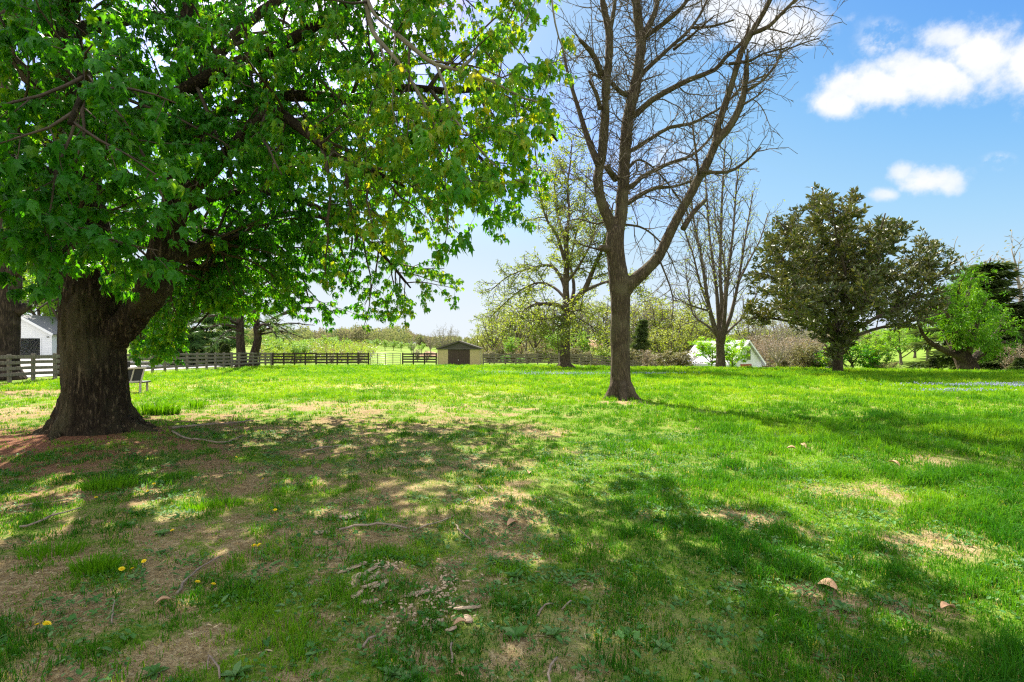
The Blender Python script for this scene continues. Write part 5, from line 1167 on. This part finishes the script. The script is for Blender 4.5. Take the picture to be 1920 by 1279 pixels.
def make_far_woods():
    """the hazy wooded rise on the skyline: far too many trees to tell apart"""
    n = 1500; th = rng.uniform(-1.05, 1.05, n); d = rng.uniform(230, 460, n); x = np.sin(th) * d; y = np.cos(th) * d
    px = HX + F * x / y
    keep = ~((px > 1650) & (px < 1770) & (d < 300)) ; x, y, d, px = x[keep], y[keep], d[keep], px[keep]; n = len(x)
    h = rng.uniform(8, 12.5, n) * (.55 + .55 * fbm(px / 60., px * 0, seed=8)) * (1 - .45 * sm(740, 810, px) * sm(930, 860, px)); z = gz(x, y)
    k = 260; a = rng.normal(0, 1, (n, k, 3)); a /= np.linalg.norm(a, axis=2, keepdims=True); a *= rng.uniform(.35, 1, (n, k, 1)) ** .5
    c = np.stack([x, y, z + h * .58], 1)[:, None] + a * np.stack([h * .42, h * .42, h * .44], 1)[:, None]
    m = n * k; V, Fc = place(c.reshape(-1, 3), rdir(m), rdir(m), rng.uniform(.6, 1.15, m), DIA, DIAF)
    t = np.repeat(np.clip(rng.uniform(0, 1, n) * np.where(d < 330, 1, .75) + np.where((d < 330) & (px < 800), .25, 0), 0, .93), k) + rng.normal(0, .08, m)
    mm = leafmat('far woods', [(0, (.20, .17, .13)), (.35, (.22, .20, .13)), (.6, (.23, .25, .11)), (.88, (.27, .30, .10)), (.96, (.13, .16, .09)), (1, (.11, .14, .08))], .35, (1.1, 1.05, .8), .9, .02)
    tag(link('far_woods', mesh_np('far_woods', V, [Fc], np.repeat(np.clip(t, 0, 1), 4)), mm), 'distant wooded hill in grey brown and budding green on the skyline', 'woods', kind='stuff')
    # undergrowth of the near woods behind the grey fence
    n = 900; px = rng.uniform(885, 1560, n); y = rng.uniform(66, 120, n); x = (px - HX) / F * y; z = gz(x, y); h = rng.uniform(1.2, 4.2, n); k = 60
    px2 = rng.uniform(488, 690, 420); y2 = rng.uniform(60, 130, 420); x = np.append(x, (px2 - HX) / F * y2); y = np.append(y, y2); z = gz(x, y); h = np.append(h, rng.uniform(1.2, 3.6, 420)); n = len(x)
    a = rng.normal(0, 1, (n, k, 3)); a /= np.linalg.norm(a, axis=2, keepdims=True); c = np.stack([x, y, z + h * .45], 1)[:, None] + a * np.stack([h * .6, h * .6, h * .5], 1)[:, None] * rng.uniform(.3, 1, (n, k, 1))
    m = n * k; V, Fc = place(c.reshape(-1, 3), rdir(m) + np.array([0, 0, .7]), rdir(m), rng.uniform(.25, .6, m), DIA * np.array([[.45, 1, 1]]), DIAF)
    mm = leafmat('undergrowth', [(0, (.13, .10, .07)), (.45, (.22, .18, .11)), (.7, (.20, .24, .07)), (1, (.28, .40, .05))], .35, (1.2, 1.1, .7))
    tag(link('undergrowth', mesh_np('undergrowth', V, [Fc], np.repeat(np.clip(np.repeat(rng.random(n) * .9 + np.where(HX + F * x / y < 700, .45, 0), k) + rng.normal(0, .15, m), 0, 1), 4)), mm), 'tangled brown and green undergrowth on the floor of the woods', 'undergrowth', kind='stuff')
    # dark shrubbery behind the left fence and tall shrubs behind the garage
    for i, (px, Y, top, wd, lab) in enumerate(((352, 50, 622, 1.7, 'dark evergreen shrub behind the left fence below the pines, the leftmost'), (405, 52, 628, 1.7, 'dark evergreen shrub below the twin pine, left of its trunk'), (330, 46, 634, 1.6, 'dark evergreen shrub at the fence just right of the maple trunk'), (428, 47, 642, 1.7, 'low dark shrub touching the twin pine trunk'), (375, 58, 612, 1.8, 'tall dark evergreen shrub between the two low ones below the pines'))):
        plant('spruce', i % 2, 'shrub', lab, 'shrub', px, Y, top, None, wd)
    for i, (px, Y, top) in enumerate(((95, 60, 470), (130, 58, 480), (275, 66, 500), (310, 70, 520), (60, 66, 420), (112, 70, 430), (150, 66, 470), (10, 70, 400), (200, 72, 500), (250, 75, 520), (-40, 66, 420))):
        plant('leafy', i % 2, 'tree', 'tall yellow green tree behind the garage and driveway', 'tree', px, Y, top, 'tall trees behind the garage', 1.2)


make_far_woods()


def bank():
    x0, x1 = gx(780, 100), gx(822, 100); X, Z = np.meshgrid(np.linspace(0, 1, 24), np.linspace(0, 1, 8)); xs = x0 + (x1 - x0) * X; ys = 100 + 5 * Z
    V = np.stack([xs, ys, gz(xs, ys) + np.sin(np.pi * X) ** .5 * np.sin(np.pi * np.clip(Z, .02, .98)) * 1.15 + fbm(xs, ys, seed=4) * .4 - .3], -1).reshape(-1, 3); i = np.arange(7)[:, None] * 24 + np.arange(23)[None]
    tag(link('earth_bank', mesh_np('earth_bank', V, [np.stack([i, i + 1, i + 25, i + 24], -1).reshape(-1, 4)], None, True), plain('red brown earth', (.42, .25, .15), (.33, .19, .11), 1.5, 1)), kind='structure')


bank()

# ------------------------------------------------------------------ small things on the ground
def dandelion_meshes():
    V, Fc = [], None; mb = MB(); q = random.Random(2)
    for ring, (n, r, t) in enumerate(((16, .019, .15), (14, .015, .5), (11, .010, .9), (6, .005, 1.3))):
        for i in range(n):
            a = i / n * 6.283 + ring * .3 + q.uniform(-.1, .1); o = Vector((math.cos(a), math.sin(a), 0)); u = Vector((-o.y, o.x, 0)) * .0028; e = o * r * math.cos(t) * 1.1 + UPV * (.004 + r * math.sin(t) * .7 + ring * .0012)
            m_ = o * r * .5 + UPV * (.004 + ring * .0016); mb.add([tuple(v) for v in (UPV * .001 + u * .3, m_ - u, e - u * .8, e + u * .8, m_ + u)], [(0, 1, 2, 3, 4)])
    fl = mb.mesh('flower'); fl.materials.append(plain('dandelion yellow', (.86, .68, .015), (.82, .60, .012), 60, .7))
    st = MB(); st.tube([(0, 0, 0), (.004, .002, .02), (0, 0, .045)], [.0022, .002, .002], 5); stm = st.mesh('stem', True); stm.materials.append(M_WEED)
    return fl, stm


FL, STM = dandelion_meshes()
DSP = [(87, 1178, 'open dandelion nearest the camera at the left edge, right of its pair'), (70, 1177, 'side tilted dandelion nearest the camera at the left edge, left of its pair'), (370, 1094, 'smaller dandelion beside the long straight twig, left of its pair'), (400, 1097, 'big open dandelion beside the long straight twig, right of its pair'),
       (228, 1070, 'leftmost dandelion of the loose trio on the left grass'), (248, 1068, 'middle dandelion of the loose trio on the left grass'), (270, 1054, 'farthest dandelion of the loose trio on the left grass'), (323, 997, 'lone dandelion on a rosette beside bare earth at left centre'),
       (476, 1028, 'left flower of the touching dandelion pair at left centre'), (486, 1028, 'right flower of the touching dandelion pair at left centre'), (516, 958, 'lone dandelion in the mid ground left of the flat wood slab'), (493, 895, 'lone dandelion in thin turf above the other mid ground flower'), (289, 903, 'upper dandelion of the two near the grass tussock'),
       (277, 915, 'lower drooping dandelion of the two near the grass tussock'), (443, 853, 'left dandelion of the far pair below the fallen branch'), (478, 849, 'right dandelion of the far pair below the fallen branch'), (180, 930, 'small dandelion in the shade left of the grass tussock')]
for px, py, lab in DSP:
    p = G(px, py + 8); s = rnd.uniform(.7, .95)
    o = thing('dandelion', lab, 'flower', p, rnd.uniform(0, 6), 'dandelions in the lawn'); o.scale = (s, s, s)
    f = link('flower', FL, None, o); f.location = (0, 0, .044); f.rotation_euler = (rnd.uniform(.1, .6), rnd.uniform(-.3, .3), 0); link('stem', STM, None, o)


def stick(pxs, r0, r1, label, name='fallen_stick', m=M_STICK, fork=0):
    pts = []
    for i, (px, py) in enumerate(pxs): p = G(px, py); p.z = g1(p.x, p.y) + r0 + .008 + (.015 if 0 < i < len(pxs) - 1 else 0); pts.append(p)
    l, r = smooth_line(pts, list(np.linspace(r0, r1, len(pts))), .05); q = random.Random(int(pxs[0][0])); sk = Sk()
    l = [p + Vector((q.gauss(0, .004), q.gauss(0, .004), q.gauss(0, .003))) for p in l]; r = [v * q.uniform(.85, 1.15) for v in r]; mb = MB(); mb.tube(l, r, 7)
    for i in range(fork):
        k = int(len(l) * q.uniform(.35, .8)); d = (l[min(k + 2, len(l) - 1)] - l[k - 1]).normalized(); d = (d + perp(d)[0] * q.choice((-.6, .6)) + UPV * .05).normalized(); mb.tube([l[k], l[k] + d * .08, l[k] + d * .17 - UPV * .005], [r[k] * .7, r[k] * .5, r[k] * .3], 5)
    me = mb.mesh(name, True); c = l[len(l) // 2]; me.transform(Matrix.Translation(-c)); o = link(name, me, m); o.location = c
    return tag(o, label, 'stick')


STK = [([(637, 998), (665, 993), (705, 991), (735, 990), (762, 993)], .011, .007, 'pale bent stick lying above the wood chips, thicker of the two end to end', 1), ([(775, 997), (800, 989), (830, 980), (852, 967)], .007, .004, 'thin dark stick continuing right of the pale bent stick', 1),
       ([(855, 986), (862, 998), (872, 1006), (886, 1013)], .007, .005, 'short curved twig right of centre below the dry leaf', 0), ([(36, 995), (80, 983), (118, 968), (152, 958)], .010, .005, 'long pale stick on the bare earth at the left edge', 1),
       ([(331, 1118), (352, 1093), (380, 1070), (412, 1049)], .008, .005, 'straight grey twig beside the dandelion pair', 0), ([(1030, 1272), (1029, 1258), (1040, 1243), (1044, 1231)], .006, .005, 'pale kinked twig at the bottom edge right of centre', 0),
       ([(1007, 1154), (1022, 1143), (1036, 1135)], .006, .004, 'short twig in the grass left of the plantain, upper of two', 0), ([(1052, 1146), (1066, 1138), (1076, 1129)], .006, .004, 'short grey twig just right of the plantain', 0),
       ([(324, 819), (345, 815), (365, 813), (396, 809), (433, 805), (475, 792)], .022, .012, 'long fallen branch lying in the grass right of the big maple roots', 1), ([(322, 824), (350, 834), (380, 836), (420, 838), (455, 826)], .016, .008, 'dark fallen branch lying just below the long one by the maple roots', 1),
       ([(845, 1205), (846, 1220), (848, 1240)], .006, .004, 'small upright looking twig below the wood chips', 0), ([(678, 1212), (692, 1200), (706, 1190)], .006, .005, 'short twig below the left wood chip pile', 0),
       ([(565, 850), (600, 843), (640, 838)], .014, .008, 'dead stick on the bare strip in the mid ground', 0), ([(895, 912), (905, 920), (915, 925)], .008, .005, 'short dark twig in thin turf right of centre', 0), ([(870, 945), (882, 940), (892, 932)], .008, .005, 'pale short twig in thin turf just left of the straw patch', 0),
       ([(15, 958), (60, 950), (100, 945), (140, 940)], .006, .004, 'thin straight straw coloured stick above the long one at left edge', 0), ([(388, 1258), (390, 1240), (400, 1255), (412, 1275)], .005, .004, 'thin pale stem at the bottom left edge', 0),
       ([(210, 1175), (212, 1150), (214, 1125)], .004, .003, 'thin dry stalk in the grass left of the dandelion trio', 0)]
for pxs, r0, r1, lab, fk in STK: stick(pxs, r0, r1, lab, fork=fk)


def chip(px, py, Lp, wp, ang, label, th=.009):
    """a split piece of wood: splintered ends, one raised edge"""
    p = G(px, py); k = p.y / F; L, w = Lp * k, wp * k; q = random.Random(int(px * 7 + py)); n = 9; V = []
    for i in range(n + 1):
        t = i / n - .5; ww = w * (.5 - .22 * abs(t) * 2 * q.random()) * (1 if 0 < i < n else q.uniform(.25, .7)); h = th * q.uniform(.7, 1.2); sh = q.gauss(0, w * .05)
        V += [(t * L, -ww + sh, 0), (t * L, ww + sh, .0), (t * L + q.gauss(0, .004), ww * .8 + sh, h * .8), (t * L + q.gauss(0, .004), q.uniform(-.2, .3) * ww + sh, h * 1.15), (t * L + q.gauss(0, .004), -ww * .85 + sh, h)]
    Fq = [(i * 5 + j, i * 5 + (j + 1) % 5, i * 5 + 5 + (j + 1) % 5, i * 5 + 5 + j) for i in range(n) for j in range(5)]
    me = mesh_np('wood_chip', V, [np.array(Fq), np.array([(4, 3, 2, 1, 0), tuple(n * 5 + j for j in range(5))])]); o = link('wood_chip', me, M_CHIP)
    o.location = p + UPV * (.006 + q.uniform(0, .016)); o.rotation_euler = (q.uniform(-.22, .22), q.uniform(-.2, .15), R(ang)); return tag(o, label, 'wood chip', 'split wood pieces in the grass')


for a in ((660, 1071, 58, 20, 42, 'broad splintered slab at the upper left of the wood chip pile'), (662, 1097, 62, 20, 82, 'slab pointing away just below the top slab of the left pile'), (690, 1082, 56, 10, 70, 'narrow pale splinter in the middle of the left chip pile'), (698, 1092, 44, 11, 66, 'second narrow splinter beside the middle one of the left pile'),
          (714, 1103, 38, 20, 66, 'squarish block at the right end of the left chip pile'), (671, 1121, 26, 15, 55, 'pale torn chip below the left pile'), (690, 1133, 32, 12, 22, 'dark pointed chip lowest of the left pile'), (694, 1107, 30, 9, 20, 'small flat splinter under the square block'), (780, 1114, 52, 15, 22, 'long straight piece lying left of the crumbled chips'),
          (876, 1142, 54, 12, 24, 'long pointed splinter right of the crumbled chips'), (878, 1160, 24, 17, -60, 'small cube like chunk beneath the right splinter'), (802, 1171, 30, 13, -62, 'dark stubby chunk lowest among the crumbled chips'), (822, 1163, 22, 14, 30, 'flat brown chip between the two lowest chunks'), (846, 1180, 22, 12, 35, 'pale green tinged chip right of the lowest chunk'),
          (660, 968, 54, 26, 52, 'flat grey torn slab lying alone above the stick'), (605, 1001, 30, 12, 20, 'short pale chip at the left end of the bent stick')): chip(*a)


def crumbs():
    n = 330; L = []
    for (px, py, rx, ry, k) in ((832, 1100, 26, 32, 120), (722, 1062, 34, 12, 55), (700, 1095, 26, 24, 30), (790, 1140, 90, 50, 110)):
        L += [(px + rnd.gauss(0, rx * .55), py + rnd.gauss(0, ry * .55)) for _ in range(k)]
    xy = np.array([GXY(*p) for p in L]); n = len(xy); az = rng.uniform(0, 6.28, n)
    T = np.array([(-.5, -.22, 0), (.5, -.15, 0), (.45, .2, 0), (-.4, .25, 0), (-.42, -.15, .2), (.4, -.1, .16), (.35, .14, .2), (-.35, .18, .15)]); Q = np.array([(4, 5, 6, 7), (0, 1, 5, 4), (1, 2, 6, 5), (2, 3, 7, 6), (3, 0, 4, 7)])
    s = rng.uniform(.008, .028, n); c, sn = np.cos(az), np.sin(az); b = np.stack([xy[:, 0], xy[:, 1], gz(xy[:, 0], xy[:, 1]) + .012 + rng.uniform(0, .012, n)], 1)
    V = np.stack([T[None, :, 0] * c[:, None] - T[None, :, 1] * sn[:, None], T[None, :, 0] * sn[:, None] + T[None, :, 1] * c[:, None], np.repeat(T[None, :, 2], n, 0) + T[None, :, 0] * rng.normal(0, .25, n)[:, None]], -1) * s[:, None, None] + b[:, None]
    tag(link('wood_crumbs', mesh_np('wood_crumbs', V, [(np.arange(n)[:, None, None] * 8 + Q[None]).reshape(-1, 4)]), plain('pale wood crumbs', (.52, .39, .26), (.36, .25, .16), 30, .9)), 'pale crumbled wood bits scattered between the split pieces', 'wood crumbs', kind='stuff')


crumbs()


def dry_leaf(px, py, Lp, az, label):
    p = G(px, py); L = Lp * p.y / F; n = 8; V = []
    for i in range(n + 1):
        t = i / n; w = .30 * math.sin(math.pi * min(1, t * .96 + .02)) ** .8; c = .16 * math.sin(3 * t)
        V += [(-w, t, c + w * .7), (-w * .5, t, c + w * .25), (0, t, c), (w * .5, t, c + w * .2), (w, t, c + w * .55)]
    q = [(i * 5 + j, i * 5 + j + 1, i * 5 + 6 + j, i * 5 + 5 + j) for i in range(n) for j in range(4)]
    o = link('dry_leaf', mesh_np('dry_leaf', np.array(V) * L, [np.array(q)], None, True), M_DRY); md = o.modifiers.new('thickness', 'SOLIDIFY'); md.thickness = .0015
    o.location = p + UPV * .022; o.rotation_euler = (rnd.uniform(-.1, .25), rnd.uniform(-.2, .2), R(az)); return tag(o, label, 'leaf', 'dry fallen leaves')


for a in ((951, 984, 26, -50, 'pale tan fallen leaf standing out on the straw patch at centre'), (991, 892, 14, -10, 'small upright dry leaf in green grass right of centre'), (1532, 1100, 36, -140, 'large orange brown fallen leaf on bare earth at the right'), (1790, 1147, 30, 100, 'thin pale fallen leaf in dark grass at the lower right'), (1688, 882, 22, 30, 'reddish dry leaf in lit grass at the right'),
          (1495, 848, 18, 60, 'curled tan leaf in the shade streak right of the bare tree, left of two'), (1512, 845, 18, 10, 'curled tan leaf in the shade streak right of the bare tree, right of two'), (870, 1278 - 10, 20, 70, 'brown leaf at the bottom edge in the middle'), (290, 1140, 26, -60, 'torn pale leaf in the weeds beneath the dandelion trio'), (850, 1175, 26, -70, 'tan leaf lying under the right chips')): dry_leaf(*a)


def rosette_mesh(seed, n=9):
    q = random.Random(seed); tip, nr, sz = [], [], []
    for i in range(n):
        a = i * 2.4 + q.uniform(-.3, .3); e = q.uniform(.12, .8); tip.append((math.cos(a) * math.cos(e), math.sin(a) * math.cos(e), math.sin(e))); sz.append(q.uniform(.7, 1.15)); nr.append((q.gauss(0, .2), q.gauss(0, .2), 1))
    V, Fc = place(np.zeros((n, 3)) + np.array([[0, 0, .004]]), np.array(tip), np.array(nr), np.array(sz) * .066, ELL * np.array([[.9, 1, 2.2]]), ELLF)
    me = mesh_np('leaves', V, [Fc], np.repeat(np.array([q.uniform(.35, .95) for _ in range(n)]), 7), True); me.materials.append(M_WEED); return me


RM = [rosette_mesh(i) for i in range(4)]
for i, (px, py, s, lab) in enumerate(((966, 1192, 1.1, 'broad leaved plantain with upright leaves in the lower centre'), (1038, 1188, 1.1, 'plantain rosette with a bowed leaf right of the twig'), (965, 1086, 1.25, 'wide flat plantain clump right of the crumbled chips'), (1240, 1215, 1.0, 'plantain at the bottom right of centre'), (1490, 1085, .9, 'pale plantain on the bare patch at the right'),
                                      (1580, 1140, 1.1, 'greyish plantain beside the large brown leaf'), (1480, 965, 1.1, 'grey green rosette at the upper edge of the right bare strip'), (1340, 945, 1.1, 'grey green rosette clump in the middle of the right turf'), (1385, 955, 1.0, 'second grey green rosette on the right turf bare strip'), (303, 1005, 1.0, 'rosette carrying the lone dandelion at left centre'),
                                      (290, 1265, 1.0, 'leafy weed at the bottom left edge'), (440, 1268, 1.2, 'dark broad weed clump at the bottom edge left of centre'), (775, 1262, 1.1, 'broad weed clump at the bottom edge under the chips'), (735, 1255, .9, 'weed rosette left of the bottom broad clump'), (1180, 1190, .9, 'rosette in the dry turf at lower right of centre'))):
    o = thing('plantain', lab, 'weed', G(px, py), rnd.uniform(0, 6), 'plantain rosettes in the lawn'); s *= 1.0; o.scale = (s, s, s); link('leaves', RM[i % 4], None, o)


def tussock(px, py, w, h, n, label, hue=(.2, .5)):
    c = G(px, py); q = np.random.default_rng(int(px + py)); a = q.uniform(0, 6.28, n); r = w * np.sqrt(q.random(n)) * .5; b = np.stack([r * np.cos(a), r * np.sin(a) * .7, np.zeros(n)], 1); ln = q.uniform(.5, 1.1, n) * h
    out = np.stack([np.cos(a), np.sin(a), np.zeros(n)], 1) * (r / (w * .5) * .6 + q.normal(0, .2, n))[:, None]; fa = q.uniform(0, 3.14, n); sd = np.stack([np.cos(fa), np.sin(fa), np.zeros(n)], 1) * (h * .028)
    p1 = b + out * (ln * .3)[:, None] + np.array([0, 0, 1]) * (ln * .6)[:, None]; p2 = b + out * (ln * .95)[:, None] + np.array([0, 0, 1]) * (ln * .92)[:, None]
    V = np.stack([b - sd, b + sd, p1 - sd * .8, p1 + sd * .8, p2], 1).reshape(-1, 3); o = np.arange(n)[:, None] * 5
    ob = link('grass_tussock', mesh_np('grass_tussock', V, [o + np.array([[0, 1, 3, 2]]), o + np.array([[2, 3, 4]])], np.repeat(q.uniform(*hue, n), 5)), M_GRASS); ob.location = c - UPV * .01
    return tag(ob, label, 'grass tuft', 'grass tussocks by the big maple')


for a in ((243, 812, .22, .26, 90, 'small bright tuft of grass at the foot of the big maple'), (270, 778, .5, .33, 160, 'tall tuft of bright grass right of the maple root, leftmost of three'), (295, 777, .5, .36, 170, 'tall tuft of bright grass right of the maple root, middle of three'), (318, 775, .45, .34, 150, 'tall tuft of bright grass right of the maple root, rightmost of three'), (368, 765, .4, .3, 110, 'loose tuft of grass in the lit strip right of the three tall ones'),
          (205, 912, .5, .16, 260, 'dark spiky tussock in the shade below the big maple'), (178, 1070, .26, .12, 300, 'rounded dense tussock on the bare earth at lower left'), (96, 1040, .4, .11, 300, 'flat dark tussock left of the rounded one'), (425, 950, .3, .11, 220, 'dark tussock on the bare earth right of the brown strip'), (370, 955, .3, .10, 220, 'low tussock left of its darker neighbour on the brown strip')): tussock(*a)
